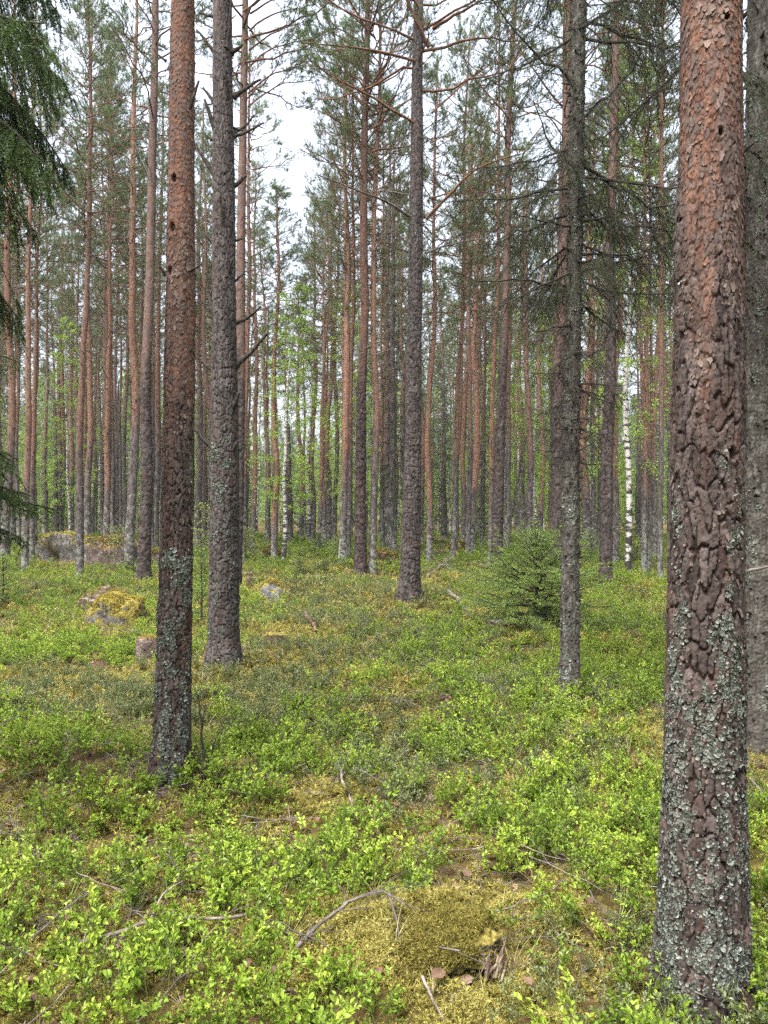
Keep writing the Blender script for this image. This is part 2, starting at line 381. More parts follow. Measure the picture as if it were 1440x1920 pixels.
def tag(o, label=None, cat=None, group=None, kind=None):
    if label: o['label'] = label
    if cat: o['category'] = cat
    if group: o['group'] = group
    if kind: o['kind'] = kind
    return o

def obj(name, me, parent=None, loc=None, color=None):
    o = bpy.data.objects.new(name, me); link(o)
    if parent: o.parent = parent
    if loc is not None: o.location = loc
    if color: o.color = (*color, 1)
    return o

def empty(name, loc):
    o = bpy.data.objects.new(name, None); link(o); o.location = loc; o.empty_display_size = .2
    return o

# ------------------------------------------------------------------ trunks
def bark_trunk(seed, widths, H, res, trans, d, style='pine', pits=(), flakes=0, lich=(0, 0), ztop=None, amp=1.0, cell=(.034, .095), ash=0.):
    """a stem with modelled bark plates. widths: (height, diameter) pairs"""
    rng = np.random.default_rng(seed)
    zv = ztop if ztop else 1.6 + 0.70 * d
    zs = np.concatenate([np.arange(-.25, zv, res), np.linspace(zv, H, 26)])
    wz = [w[0] for w in widths] + [H]; wr = [w[1] * .5 for w in widths] + [.012]
    rz = np.interp(zs, wz, wr)
    rbar = np.mean([w[1] for w in widths]) * .5
    n = max(14, int(2 * np.pi * rbar / res))
    th = np.arange(n) * 2 * np.pi / n
    TH, Z = np.meshgrid(th, zs)
    Rz = np.repeat(rz[:, None], n, 1)
    cx = np.cos(TH); sy = np.sin(TH)
    wx = (fbm3(cx * 1.5 + 9, sy * 1.5, Z * 5, 3, seed) - .5); wy = (fbm3(cx * 1.5, sy * 1.5 + 5, Z * 4, 3, seed + 3) - .5)
    wx = wx + (fbm3(cx * 4, sy * 4, Z * 22, 3, seed + 5) - .5) * .45; wy = wy + (fbm3(cx * 4, sy * 4 + 3, Z * 18, 3, seed + 6) - .5) * .35
    def cells(cw, ch, sd, wa):
        Nu = max(5, int(round(2 * np.pi * rbar / cw)))
        return worley(TH / (2 * np.pi) * Nu + wx * wa, Z / ch + wy * wa * .9, Nu, sd)
    zn = Z + (fbm3(cx * 2, sy * 2, Z * 1.6, 4, seed + 7) - .5) * 2.6
    up = sstep(trans - .7, trans + .9, zn)
    cx0, cz0 = cell
    f1, f2, cid, dv = cells(cx0, cz0, seed, 1.6)
    g1, g2, gid, gdv = cells(cx0 * .62, cz0 * .36, seed + 50, 1.3)
    fine = fbm3(cx * rbar * 90, sy * rbar * 90, Z * 60, 3, seed + 20)
    grain = fbm3(cx * rbar * 40, sy * rbar * 40, Z * 9, 4, seed + 21)
    if style == 'pine':
        ed = (fbm3(cx * rbar * 60, sy * rbar * 60, Z * 30, 3, seed + 25) - .5)
        crk = sstep(.02, .17, f2 - f1 + ed * .26); cru = sstep(.0, .16, g2 - g1 + ed * .2)
        lay = np.floor((fbm3(cx * rbar * 26, sy * rbar * 26, Z * 11, 4, seed + 26) * 2.2 + cid) * 4) / 4
        low = (crk * (.75 + .35 * cid) + crk * (lay - 1.4) * .30 + cru * .22 * crk) * .0085 * amp; fs = min(1., .0038 / res)
        hi = (cru * (.3 + .7 * gid) * .25 + np.clip(.5 + gdv, 0, 1) * cru * .45 + (lay - 1.4) * .3) * .006 * amp
        disp = low * (1 - up) + hi * up + (fine - .5) * (.008 - .003 * up) * fs + (grain - .5) * .005 * (1 - up) * (.3 + .7 * fs)
        crack_c = np.array([.018, .009, .007]); plate = mixc((.042, .030, .026), (.108, .086, .077), np.clip(grain * 1.5 - .35 + (cid - .5) * .4, 0, 1))
        red = sstep(.52, .70, fbm3(cx * 2.2, sy * 2.2, Z * 3.2, 4, seed + 33)) * .6
        plate = mixc(plate, (.100, .043, .029), red * (.4 + .6 * gid))
        lowc = mixc(crack_c, plate * (.78 + .5 * (lay - 1.0)[..., None] * .5), sstep(.05, .75, crk * (.45 + .55 * cru)))
        hib = mixc((.115, .054, .034), (.235, .124, .080), np.clip(grain * 1.4 - .3 + (gid - .5) * .5, 0, 1))
        grey = sstep(.45, .75, gid * .55 + fbm3(cx * 3, sy * 3, Z * 5, 3, seed + 8) * .6)
        hib = mixc(hib, (.092, .066, .056), grey * .9)
        hic = mixc((.050, .020, .012), hib, sstep(0, .5, cru))
        C = lowc * (1 - up)[..., None] + hic * up[..., None]
    else:
        crk = sstep(.02, .30, f2 - f1)
        bum = fbm3(cx * rbar * 22, sy * rbar * 22, Z * 14, 3, seed + 44)
        disp = (crk * (.4 + .6 * cid) * .005 + (bum - .5) * .022 + (fine - .5) * .004) * amp
        C = mixc((.025, .020, .017), mixc((.048, .042, .035), (.110, .098, .083), np.clip(grain * 1.5 - .3, 0, 1)), sstep(0, .5, crk))
        C = mixc(C, (.23, .235, .20), sstep(.60, .68, fbm3(cx * 9, sy * 9, Z * 22, 4, seed + 61)) * .4)
    C = C * (1 - ash) + ash * (C.mean(-1, keepdims=True) * np.array([1.06, 1.0, .96]) * 1.5)
    # lobed root flare
    fl = np.exp(-np.clip(Z, 0, 9) / .16)
    lob = 1 + fl * (.14 + .16 * np.cos(TH * 4 + seed) + .10 * np.cos(TH * 7 + seed * 2))
    rr = Rz * lob * (1 + (fbm3(cx * .8, sy * .8, Z * 2.2, 2, seed + 70) - .5) * .10) + disp * np.clip(Rz / rbar, .2, 1)
    rr = rr - np.clip(Rz / rbar, .2, 1) * np.percentile(disp[:max(4, len(zs) - 30)], 72)
    for (pth, pz, pr, pd) in pits:
        dd = np.hypot(np.angle(np.exp(1j * (TH - pth))) * Rz, (Z - pz) * .7)
        rr = rr - pd * (1 - sstep(pr * .4, pr, dd)) + .25 * pd * np.exp(-((dd - pr * 1.3) / (pr * .4)) ** 2)
        C = mixc(C, (.014, .008, .006), 1 - sstep(pr * .5, pr * 1.05, dd))
    sw = .0022 * d
    ox = (vnoise2(zs * .45, zs * 0 + seed, 3) - .5) * sw * 2; oy = (vnoise2(zs * .45, zs * 0 + seed, 4) - .5) * sw * 2
    k0 = np.argmin(np.abs(zs)); ox -= ox[k0]; oy -= oy[k0]
    V = np.stack([rr * cx + ox[:, None], rr * sy + oy[:, None], Z], -1)
    i, j = np.meshgrid(np.arange(len(zs) - 1), np.arange(n), indexing='ij')
    f = np.stack([i * n + j, i * n + (j + 1) % n, (i + 1) * n + (j + 1) % n, (i + 1) * n + j], -1).reshape(-1, 4)
    mb = MB(); mb.add(V.reshape(-1, 3), f, 0, True, .5, C.reshape(-1, 3))
    def surf(t, z):
        ti = np.round(t / (2 * np.pi) * n).astype(int) % n; zi = np.clip(np.searchsorted(zs, z), 0, len(zs) - 1)
        return V[zi, ti], np.stack([np.cos(t), np.sin(t), 0 * t], -1), C[zi, ti]
    if flakes:
        m = flakes; zf = rng.uniform(.3, zv, m); t = rng.uniform(0, 2 * np.pi, m)
        zf = zf[rng.random(m) < np.clip(.5 + .6 * sstep(trans - 1.2, trans + .3, zf), 0, 1)]; m = len(zf); t = t[:m]
        P, Nn, Cc = surf(t, zf)
        Tn = np.stack([-np.sin(t), np.cos(t), 0 * t], -1); Up = np.array([0, 0, 1.0])
        big = sstep(trans - .9, trans + .4, zf)
        pt = sstep(.46, .60, fbm3(np.cos(t) * 2.2, np.sin(t) * 2.2, zf * 4.5, 4, seed + 90)); w = rng.uniform(.0018, .0050, m) * (.8 + .5 * big) * (1 + 1.3 * pt * rng.random(m)); h = w * rng.uniform(.9, 2.8, m)
        lift = rng.uniform(.02, .34, m) * h
        sk = rng.uniform(-.5, .5, m) * w
        pts = []
        for (a, b) in [(-.8, .55), (0, .7), (.75, .5), (-1, 0), (0, .05), (1, -.05), (-.65, -.8), (.05, -1), (.6, -.7)]:
            a_ = a * w * rng.uniform(.45, 1.2, m) + sk * (b < 0); b_ = b * h * rng.uniform(.45, 1.25, m)
            out_ = .0008 + lift * ((.7 - b) / 1.7) ** 1.6 - (abs(a) * w) ** 2 / .25
            pts.append(P + Tn * a_[:, None] + Up * b_[:, None] + Nn * out_[:, None])
        Vf = np.stack(pts, 1).reshape(-1, 3); o = (np.arange(m) * 9)[:, None]
        ff = np.concatenate([o + np.array([[k]]) for k in ()] or [o + np.array([[3, 4, 1, 0]]), o + np.array([[4, 5, 2, 1]]), o + np.array([[6, 7, 4, 3]]), o + np.array([[7, 8, 5, 4]])])
        tone = rng.random(m)
        fc = mixc(Cc * rng.uniform(.7, 1.3, (m, 1)), mixc((.085, .062, .053), (.19, .14, .115), rng.random(m)), np.clip(pt * .75 + (tone > .85) * .4, 0, .9))
        mb.add(Vf, ff, 0, False, .5, np.repeat(fc, 9, 0))
    return mb, surf, zv

def lichen_mesh(seed, surf, spots, name, into=None):
    """ruffled foliose lichen: spots are (theta, z, spread_t, spread_z, count, size)"""
    rng = np.random.default_rng(seed); mb = into or MB()
    for (t0, z0, st, sz, cnt, size) in spots:
        cnt = int(cnt * 2.3); size = size * .40; k = max(1, cnt // 46)
        ct = t0 + rng.normal(0, st, k); cz = z0 + rng.normal(0, sz, k)
        ci = rng.integers(0, k, cnt)
        sp = rng.uniform(.4, 1.7, k)[ci]; t = (ct[ci] + rng.normal(0, .085, cnt) * sp) % (2 * np.pi); z = np.clip(cz[ci] + rng.normal(0, .021, cnt) * sp, -.1, 50)
        P, Nn, _ = surf(t, z); Tn = np.stack([-np.sin(t), np.cos(t), 0 * t], -1)
        Nn = nrm(Nn + rng.normal(0, .28, Nn.shape)); Tn = nrm(Tn - (Tn * Nn).sum(-1, keepdims=True) * Nn); B = np.cross(Nn, Tn)
        s = size * np.exp(rng.normal(-.05, .35, cnt)); ph = rng.uniform(0, 6.28, cnt)
        ring = []
        for q in range(7):
            a = ph + q * 2 * np.pi / 7; r = s * rng.uniform(.55, 1.15, cnt)
            ring.append(P + (Tn * np.cos(a)[:, None] + B * np.sin(a)[:, None]) * r[:, None] + Nn * (s * rng.uniform(.05, .75, cnt))[:, None])
        V = np.stack([P + Nn * .001] + ring, 1).reshape(-1, 3); o = (np.arange(cnt) * 8)[:, None]
        f = np.concatenate([o + np.array([[0, 1 + q, 1 + (q + 1) % 7]]) for q in range(7)])
        mb.add(V, f, 0, False, np.repeat(np.clip(rng.normal(.5, .25, cnt), 0, 1), 8), None if into is None else np.repeat(mixc((.10, .105, .085), (.25, .26, .22), rng.random(cnt)), 8, 0))
    return None if into else mb.mesh(name, [M_LICH])

def plain_trunk(seed, H=18., r=.1, n=12, k=60, crook=1.0):
    rng = np.random.default_rng(seed); zs = np.concatenate([[-.25], np.linspace(0, .6, 7)[:-1], np.linspace(.6, H, k)])
    rz = r * (1.08 - .85 * (np.clip(zs, 0, H) / H) ** 1.15) * (1 + .38 * np.exp(-np.clip(zs, 0, 9) / .22))
    rz[-1] = r * .06
    th = np.arange(n) * 2 * np.pi / n
    ox = (fbm2(zs * .22, zs * 0 + seed, 3, 3) - .5) * .32 * crook; oy = (fbm2(zs * .22, zs * 0 + seed, 3, 4) - .5) * .32 * crook
    ox -= ox[1]; oy -= oy[1]
    TH, Z = np.meshgrid(th, zs)
    rr = rz[:, None] * (1 + (fbm3(np.cos(TH) * 1.3, np.sin(TH) * 1.3, Z * 3.5, 3, seed) - .5) * .28)
    V = np.stack([rr * np.cos(TH) + ox[:, None], rr * np.sin(TH) + oy[:, None], Z], -1)
    i, j = np.meshgrid(np.arange(len(zs) - 1), np.arange(n), indexing='ij')
    f = np.stack([i * n + j, i * n + (j + 1) % n, (i + 1) * n + (j + 1) % n, (i + 1) * n + j], -1).reshape(-1, 4)
    mb = MB(); mb.add(V.reshape(-1, 3), f, 0, True)
    # knots: short dead stubs
    m = 46; z = rng.uniform(1.2, H * .6, m); a = rng.uniform(0, 2 * np.pi, m)
    cx = np.interp(z, zs, ox); cy = np.interp(z, zs, oy); r0 = np.interp(z, zs, rz)
    D = nrm(np.stack([np.cos(a), np.sin(a), rng.uniform(-.1, .5, m)], -1)); B = np.stack([cx, cy, z], -1)
    s = np.linspace(0, 1, 3)
    L_ = r0 + rng.uniform(.03, .12, m)
    P = B[:, None] + D[:, None] * (s[None, :, None] * L_[:, None, None])
    tubes(mb, P, np.linspace(1, .5, 3)[None] * rng.uniform(.010, .022, (m, 1)), 5, 1)
    return mb

# ------------------------------------------------------------------ pine crowns
def limb_paths(rng, base, az, L_, el, curve, k=8, wig=.05):
    N = len(base); s = np.linspace(0, 1, k)
    w = np.cumsum(rng.normal(0, wig, (N, k, 3)), 1) * L_[:, None, None] * .5; w[:, 0] = 0
    d = np.stack([np.cos(az), np.sin(az)], -1)
    P = np.zeros((N, k, 3))
    P[:, :, :2] = base[:, None, :2] + d[:, None, :] * (L_[:, None] * s[None])[..., None] * np.cos(el)[:, None, None]
    P[:, :, 2] = base[:, None, 2] + L_[:, None] * (np.sin(el)[:, None] * s[None] + curve[:, None] * s[None] ** 2)
    return P + w

def pine_foliage(mb, rng, P, L_, live, dens=1.0, nl=.085, nw=.011, m=10, lm=0, nm=1, s0=.3, tintbase=None):
    """branchlets and needle tufts on limb paths P (N,k,3); live 0..1 per limb"""
    N = len(P)
    nb = np.maximum(2, (5 + 5 * L_) * dens).astype(int)
    bi = np.repeat(np.arange(N), nb); M = len(bi)
    s = rng.uniform(s0, 1, M) ** .8
    A, T = path_at(P, bi, s)
    side = nrm(np.cross(T, np.array([0, 0, 1.0]))) * rng.choice([-1, 1], M)[:, None]
    D = nrm(T * rng.uniform(.5, 1.1, (M, 1)) + side * rng.uniform(.4, 1.0, (M, 1)) + np.array([0, 0, 1.0]) * rng.uniform(-.15, .55, (M, 1)))
    l2 = (.16 + .30 * L_[bi] * (1.1 - s)) * rng.uniform(.6, 1.3, M)
    t4 = np.linspace(0, 1, 4)
    Q = A[:, None] + D[:, None] * (t4[None, :, None] * l2[:, None, None]) + np.array([0, 0, 1.0]) * (t4[None, :, None] ** 2 * l2[:, None, None] * rng.uniform(-.1, .45, (M, 1, 1))) + np.cumsum(rng.normal(0, .02, (M, 4, 3)), 1) * np.array([0, 1, 1, 1])[None, :, None]
    tubes(mb, Q, np.linspace(1, .45, 4)[None] * (.0035 + .004 * l2)[:, None], 3, lm)
    # sub branchlets
    n3 = 3; ci = np.repeat(np.arange(M), n3); K = len(ci); s3 = rng.uniform(.3, 1, K)
    B, T3 = path_at(Q, ci, s3)
    D3 = nrm(T3 + perp(rng, T3) * rng.uniform(.4, 1.0, (K, 1)) + np.array([0, 0, .35])); l3 = rng.uniform(.06, .22, K) * (.5 + .7 * np.clip(l2[ci] / .5, 0, 1.2))
    S = B[:, None] + D3[:, None] * (np.linspace(0, 1, 3)[None, :, None] * l3[:, None, None])
    lv3 = live[bi][ci]
    tubes(mb, S, np.linspace(1, .6, 3)[None] * np.full((K, 1), .0035), 3, lm)
    # needle tufts
    if tintbase is None: tintbase = rng.random(N)
    alive = rng.random(K) < lv3
    for sp, sh in ((.45, .06), (.98, .05)):
        X, Y = path_at(S, np.arange(K)[alive], np.full(alive.sum(), sp))
        needles(mb, rng, X, Y + np.array([0, 0, .25]), m, nl, nw, (.15, .8), nm, sh, np.clip(tintbase[bi][ci][alive] * .5 + rng.random(alive.sum()) * .5, 0, 1))
    a2 = np.repeat(np.arange(M), 2); a2 = a2[rng.random(len(a2)) < live[bi][a2]]
    X, Y = path_at(Q, a2, rng.uniform(.5, 1, len(a2)))
    needles(mb, rng, X, Y + np.array([0, 0, .25]), m, nl, nw, (.2, .85), nm, .08, rng.random(len(a2)))

def pine_crown(seed, H=18., zc=9., Rm=1.9, nb=64, ndead=26, dens=1.0, zdead=3.0, m=8, nl=.085, nw=.010, extra=None, asc=0.):
    rng = np.random.default_rng(seed); mb = MB()
    t = np.sort((np.arange(nb) + rng.random(nb)) / nb); z = zc + (H - .25 - zc) * t ** .92
    prof = np.interp(t, [0, .2, .5, .8, 1], [.7, 1, .85, .5, .14])
    L_ = Rm * prof * rng.uniform(.55, 1.15, nb)
    az = np.arange(nb) * 2.4 + rng.uniform(-.6, .6, nb)
    el = R(1) * (np.interp(t, [0, .5, 1], [8, 26, 58]) + asc + rng.uniform(-12, 14, nb))
    cv = rng.uniform(-.12, .30, nb)
    P = limb_paths(rng, np.stack([0 * z, 0 * z, z], -1), az, L_, el, cv)
    r0 = .008 + .0085 * L_
    tubes(mb, P, np.linspace(1, .3, 8)[None] * r0[:, None], 5, 0)
    live = np.clip(np.interp(t, [0, .15, .3], [.35, .8, 1]) * rng.choice([1, 1, 1, .6], nb), 0, 1)
    pine_foliage(mb, rng, P, L_, live, dens, nl, nw, m)
    # top shoot
    tp = np.stack([rng.normal(0, .04, 26), rng.normal(0, .04, 26), H - .1 - rng.random(26) * .7], -1)
    needles(mb, rng, tp, np.tile([0, 0, 1.0], (26, 1)), m, nl, nw, (.2, .9), 1, .08)
    # dead bare limbs below
    if ndead:
        z = rng.uniform(zdead, zc + .8, ndead); l = rng.uniform(.25, 1.25, ndead) * np.interp(z, [zdead, zc], [.55, 1.15]); az = rng.uniform(0, 2 * np.pi, ndead)
        P = limb_paths(rng, np.stack([0 * z, 0 * z, z], -1), az, l, R(1) * rng.uniform(-8, 48, ndead), rng.uniform(-.15, .25, ndead), 6, .07)
        tubes(mb, P, np.linspace(1, .25, 6)[None] * (.006 + .006 * l)[:, None], 4, 2)
        bi = np.repeat(np.arange(ndead), 3); A, T = path_at(P, bi, rng.uniform(.3, .95, len(bi)))
        D = nrm(T + perp(rng, T) * .8); ll = rng.uniform(.1, .4, len(bi))
        tubes(mb, A[:, None] + D[:, None] * (np.linspace(0, 1, 3)[None, :, None] * ll[:, None, None]), np.linspace(1, .4, 3)[None] * np.full((len(bi), 1), .004), 3, 2)
    if extra is not None:
        for (pts, r, lv) in extra:
            pts = np.asarray(pts, float); k = 9
            x = np.linspace(0, 1, len(pts)); s = np.linspace(0, 1, k)
            Q = np.stack([np.interp(s, x, pts[:, c]) for c in range(3)], -1); Q[1:-1] = .5 * Q[1:-1] + .25 * (Q[:-2] + Q[2:])
            Q += np.cumsum(rng.normal(0, .012, Q.shape), 0); ln = np.linalg.norm(np.diff(Q, axis=0), axis=1).sum()
            tubes(mb, Q[None], np.linspace(1, .28, k)[None] * r, 6, 2 if lv == 0 else 0)
            pine_foliage(mb, rng, Q[None], np.array([ln]), np.array([lv]), .9 if lv else .5, nl, nw, m, s0=.35 if lv else .2, lm=0 if lv else 2)
    return mb

PINE_MATS = [M_LIMB, M_NEEDLE, M_TWIG]

# ------------------------------------------------------------------ spruce limbs
def spruce_limbs(mb, rng, base, az, L_, el, droop, live, spacing=.055, sidelen=.34, hang=.5, nlen=.016, nw=.0028, dens=260, tipup=.15, tm=0, nm=1, r0=.010, fine=True, dead_needles=.0):
    N = len(base); k = 9; s = np.linspace(0, 1, k)
    d = np.stack([np.cos(az), np.sin(az)], -1); P = np.zeros((N, k, 3))
    P[:, :, :2] = base[:, None, :2] + d[:, None] * (L_[:, None] * s[None])[..., None] * np.cos(el)[:, None, None]
    P[:, :, 2] = base[:, None, 2] + L_[:, None] * (np.sin(el)[:, None] * s - droop[:, None] * s ** 2 * 1.0 + tipup * s ** 3)
    w = np.cumsum(rng.normal(0, .018, (N, k, 3)), 1) * L_[:, None, None]; w[:, 0] = 0; P = P + w
    tubes(mb, P, np.linspace(1, .22, k)[None] * (r0 * (.45 + .55 * L_))[:, None], 5, tm)
    nb = np.maximum(3, (L_ / spacing)).astype(int); bi = np.repeat(np.arange(N), nb); M = len(bi)
    ss = rng.uniform(.10, 1, M); A, T = path_at(P, bi, ss)
    side = nrm(np.cross(T, np.array([0, 0, 1.0]))) * rng.choice([-1, 1], M)[:, None]
    D = nrm(T * rng.uniform(.35, .9, (M, 1)) + side * rng.uniform(.5, 1, (M, 1)) + np.array([0, 0, -1.]) * hang * rng.uniform(.1, 1.1, (M, 1)))
    l2 = (sidelen * L_[bi] * (1.08 - ss) * rng.uniform(.45, 1.15, M) + .05)
    t5 = np.linspace(0, 1, 5)
    Q = A[:, None] + D[:, None] * (t5[None, :, None] * l2[:, None, None]) + np.array([0, 0, -1.]) * (t5[None, :, None] ** 2 * l2[:, None, None] * hang * rng.uniform(.1, .9, (M, 1, 1)))
    Q[:, 1:] += np.cumsum(rng.normal(0, .018, (M, 4, 3)), 1) * l2[:, None, None]
    tubes(mb, Q, np.linspace(1, .4, 5)[None] * (.0016 + .0045 * l2)[:, None], 3, tm)
    sets = [(Q, bi, l2, .05)]
    if fine:
        n3 = np.maximum(1, (l2 / .055)).astype(int); ci = np.repeat(np.arange(M), n3); K = len(ci)
        B, T3 = path_at(Q, ci, rng.uniform(.15, 1, K)); sd = nrm(np.cross(T3, np.array([0, 0, 1.]))) * rng.choice([-1, 1], K)[:, None]
        D3 = nrm(T3 * .8 + sd * rng.uniform(.4, 1, (K, 1)) + np.array([0, 0, -1.]) * hang * rng.uniform(0, 1, (K, 1))); l3 = rng.uniform(.03, .11, K) * (.6 + .8 * np.clip(l2[ci] / .4, 0, 1))
        S = B[:, None] + D3[:, None] * (np.linspace(0, 1, 3)[None, :, None] * l3[:, None, None]) + np.array([0, 0, -1.]) * (np.linspace(0, 1, 3)[None, :, None] ** 2 * l3[:, None, None] * hang * .4)
        tubes(mb, S, np.linspace(1, .6, 3)[None] * np.full((K, 1), .0015), 3, tm)
        sets.append((S, bi[ci], l3, 0))
    sets.append((P, np.arange(N), L_ * .5, .5))
    tb = rng.random(N)
    for (X, owner, ln, smin) in sets:
        keep = rng.random(len(X)) < live[owner]
        idx = np.where(keep)[0]
        if len(idx) == 0: continue
        cnt = np.maximum(1, (ln[idx] * dens)).astype(int); ii = np.repeat(idx, cnt)
        Pn, Tn = path_at(X, ii, rng.uniform(smin, 1, len(ii)))
        needles(mb, rng, Pn, Tn, 1, nlen, nw, (.35, .75), nm, 0, np.clip(tb[owner[ii]] * .5 + rng.random(len(ii)) * .45, 0, 1), .1)

def spruce_crown(seed, H, z0, Rm, nb, live=1.0, mats=None, spacing=.10, nlen=.03, nw=.010, dens=70, hang=.55, tri=True, point=1.0, fine=True, sidelen=.34):
    rng = np.random.default_rng(seed); mb = MB()
    t = (np.arange(nb) + rng.random(nb)) / nb; z = z0 + (H - z0) * t ** .9
    L_ = Rm * (1.02 - t) ** point * rng.uniform(.7, 1.1, nb) + .05; az = np.arange(nb) * 2.4 + rng.uniform(-.5, .5, nb)
    el = R(1) * (np.interp(t, [0, .6, 1], [-8, 8, 50]) + rng.uniform(-8, 8, nb))
    spruce_limbs(mb, rng, np.stack([0 * z, 0 * z, z], -1), az, L_, el, np.interp(t, [0, 1], [.30, .0]) + rng.uniform(-.05, .05, nb), np.full(nb, live), spacing, sidelen, hang, nlen, nw, dens, fine=fine)
    tp = np.stack([np.zeros(30), np.zeros(30), H - .5 * rng.random(30) * min(1, H / 4)], -1)
    needles(mb, rng, tp, np.tile([0, 0, 1.], (30, 1)), 4, nlen * 1.3, nw, (.3, .9), 1, .03)
    return mb

def birch_crown(seed, H=13., z0=3.5, Rm=1.5, nb=46, nleaf=6000, ls=.05):
    rng = np.random.default_rng(seed); mb = MB()
    t = (np.arange(nb) + rng.random(nb)) / nb; z = z0 + (H - z0) * t
    L_ = Rm * np.interp(t, [0, .35, 1], [.6, 1, .25]) * rng.uniform(.6, 1.1, nb); az = np.arange(nb) * 2.4 + rng.uniform(-.6, .6, nb)
    P = limb_paths(rng, np.stack([0 * z, 0 * z, z], -1), az, L_, R(1) * rng.uniform(25, 60, nb), rng.uniform(-.5, -.1, nb))
    tubes(mb, P, np.linspace(1, .25, 8)[None] * (.004 + .005 * L_)[:, None], 4, 0)
    bi = np.repeat(np.arange(nb), 7); A, T = path_at(P, bi, rng.uniform(.25, 1, len(bi)))
    D = nrm(T + perp(rng, T) * .9 + np.array([0, 0, -.25])); l2 = rng.uniform(.2, .65, len(bi)) * (.5 + .4 * L_[bi])
    Q = A[:, None] + D[:, None] * (np.linspace(0, 1, 4)[None, :, None] * l2[:, None, None]) + np.array([0, 0, -1.]) * (np.linspace(0, 1, 4)[None, :, None] ** 2 * l2[:, None, None] * rng.uniform(.1, .6, (len(bi), 1, 1)))
    tubes(mb, Q, np.linspace(1, .4, 4)[None] * np.full((len(bi), 1), .0035), 3, 0)
    li = rng.integers(0, len(bi), nleaf); X, Y = path_at(Q, li, rng.uniform(.1, 1, nleaf)); X = X + rng.normal(0, .05, X.shape)
    D = nrm(rng.normal(size=X.shape) + np.array([0, 0, -.5])); s = perp(rng, D) * ls * .38 * rng.uniform(.6, 1.2, (nleaf, 1)); l = ls * rng.uniform(.6, 1.2, (nleaf, 1))
    V = np.stack([X, X + D * l * .5 + s, X + D * l, X + D * l * .5 - s], 1).reshape(-1, 3)
    mb.add(V, np.arange(nleaf * 4).reshape(-1, 4), 1, False, np.repeat(rng.random(nleaf), 4))
    return mb

# ------------------------------------------------------------------ ground sheet
def spaced(segs):
    out = []
    for (a, b, s) in segs: out.append(np.arange(a, b, s))
    return np.concatenate(out + [[segs[-1][1]]])

gx = spaced([(-260, -60, 12), (-60, -20, 2), (-20, -8, .5), (-8, -3, .14), (-3, 3, .035), (3, 8, .14), (8, 20, .5), (20, 60, 2), (60, 260, 12)])
gy = spaced([(-60, -10, 5), (-10, 1.2, .6), (1.2, 5, .03), (5, 10, .07), (10, 20, .2), (20, 40, .6), (40, 80, 2), (80, 320, 12)])
GX, GY = np.meshgrid(gx, gy)
GZ = hgt(GX, GY)
near = 1 - sstep(6, 22, np.hypot(GX, GY))
GZ = GZ + near * ((fbm2(GX * 7, GY * 7, 3, 61) - .5) * .06 + (fbm2(GX * 24, GY * 24, 2, 62) - .5) * .022)

def pxy(x, y, z=0.):
    y = np.maximum(y, .5)
    return 720 + F * x / y, 960 + F * (CAMZ - z) / y

def blobs(px, py, lst):
    s = np.zeros(np.shape(px))
    for (cx, cy, sx, sy, w) in lst: s = s + w * np.exp(-(((px - cx) / sx) ** 2 + ((py - cy) / sy) ** 2))
    return s

# how the plant cover is laid out over the ground (patches read off the photograph, projected onto the ground)
BRIGHT = [(850, 1205, 130, 45, 1.0), (160, 1205, 170, 45, .8), (250, 1590, 330, 110, .7), (820, 1400, 330, 80, .55), (1120, 1420, 130, 140, .5), (640, 1690, 170, 75, .75),
          (130, 1820, 150, 120, .8), (1150, 1230, 90, 70, .5), (300, 1850, 110, 60, .5), (1050, 1760, 130, 150, .65), (1000, 1600, 160, 70, .4), (330, 1700, 300, 60, .4), (60, 1120, 100, 30, .3), (560, 1400, 200, 60, .2),
          (650, 1085, 120, 15, .3), (1150, 1110, 60, 15, .5), (740, 1480, 200, 50, .3)]
SPARSE = [(160, 1066, 110, 11, -1.1), (215, 1172, 65, 14, -.9), (190, 1148, 45, 10, -.6), (512, 1126, 36, 12, -1.), (280, 1780, 210, 16, -.55), (660, 1750, 110, 20, -.5), (170, 1262, 60, 12, -.3), (285, 1240, 30, 10, -.6), (560, 1185, 40, 12, -.6), (515, 1215, 30, 14, -.8), (860, 1150, 35, 14, -.5), (322, 1462, 48, 14, -.6), (420, 1256, 50, 12, -.9), (768, 1128, 50, 10, -.9), (1068, 1310, 40, 12, -.8), (150, 1300, 220, 45, -.9), (600, 1150, 120, 45, -.8), (560, 1250, 190, 40, -.9), (930, 1290, 130, 45, -.7), (650, 1845, 230, 85, -1.3), (870, 1620, 70, 25, -.7), (1150, 1570, 45, 35, -.35),
          (1190, 1740, 40, 50, -.35), (50, 1440, 60, 22, -1.2), (620, 1505, 55, 30, -.8), (700, 1110, 130, 30, -.6), (1000, 1190, 110, 25, -.7), (130, 1255, 110, 18, -.5), (420, 1290, 140, 40, -.6), (880, 1840, 70, 80, -.6),
          (330, 1355, 100, 30, -.5), (620, 1330, 160, 30, -.5), (420, 1600, 60, 25, -.4)]

def dens_bilberry(x, y):
    px, py = pxy(x, y)
    return np.clip(sstep(.12, .95, .36 + (fbm2(x * 1.3, y * 1.3, 4, 77) - .5) * 2.6 + (fbm2(x * 4.2, y * 4.2, 3, 78) - .5) * 3.4 + .05 * sstep(5.5, 11, y) + .8 * blobs(px, py, BRIGHT) + blobs(px, py, SPARSE)), 0.0, 1.0)

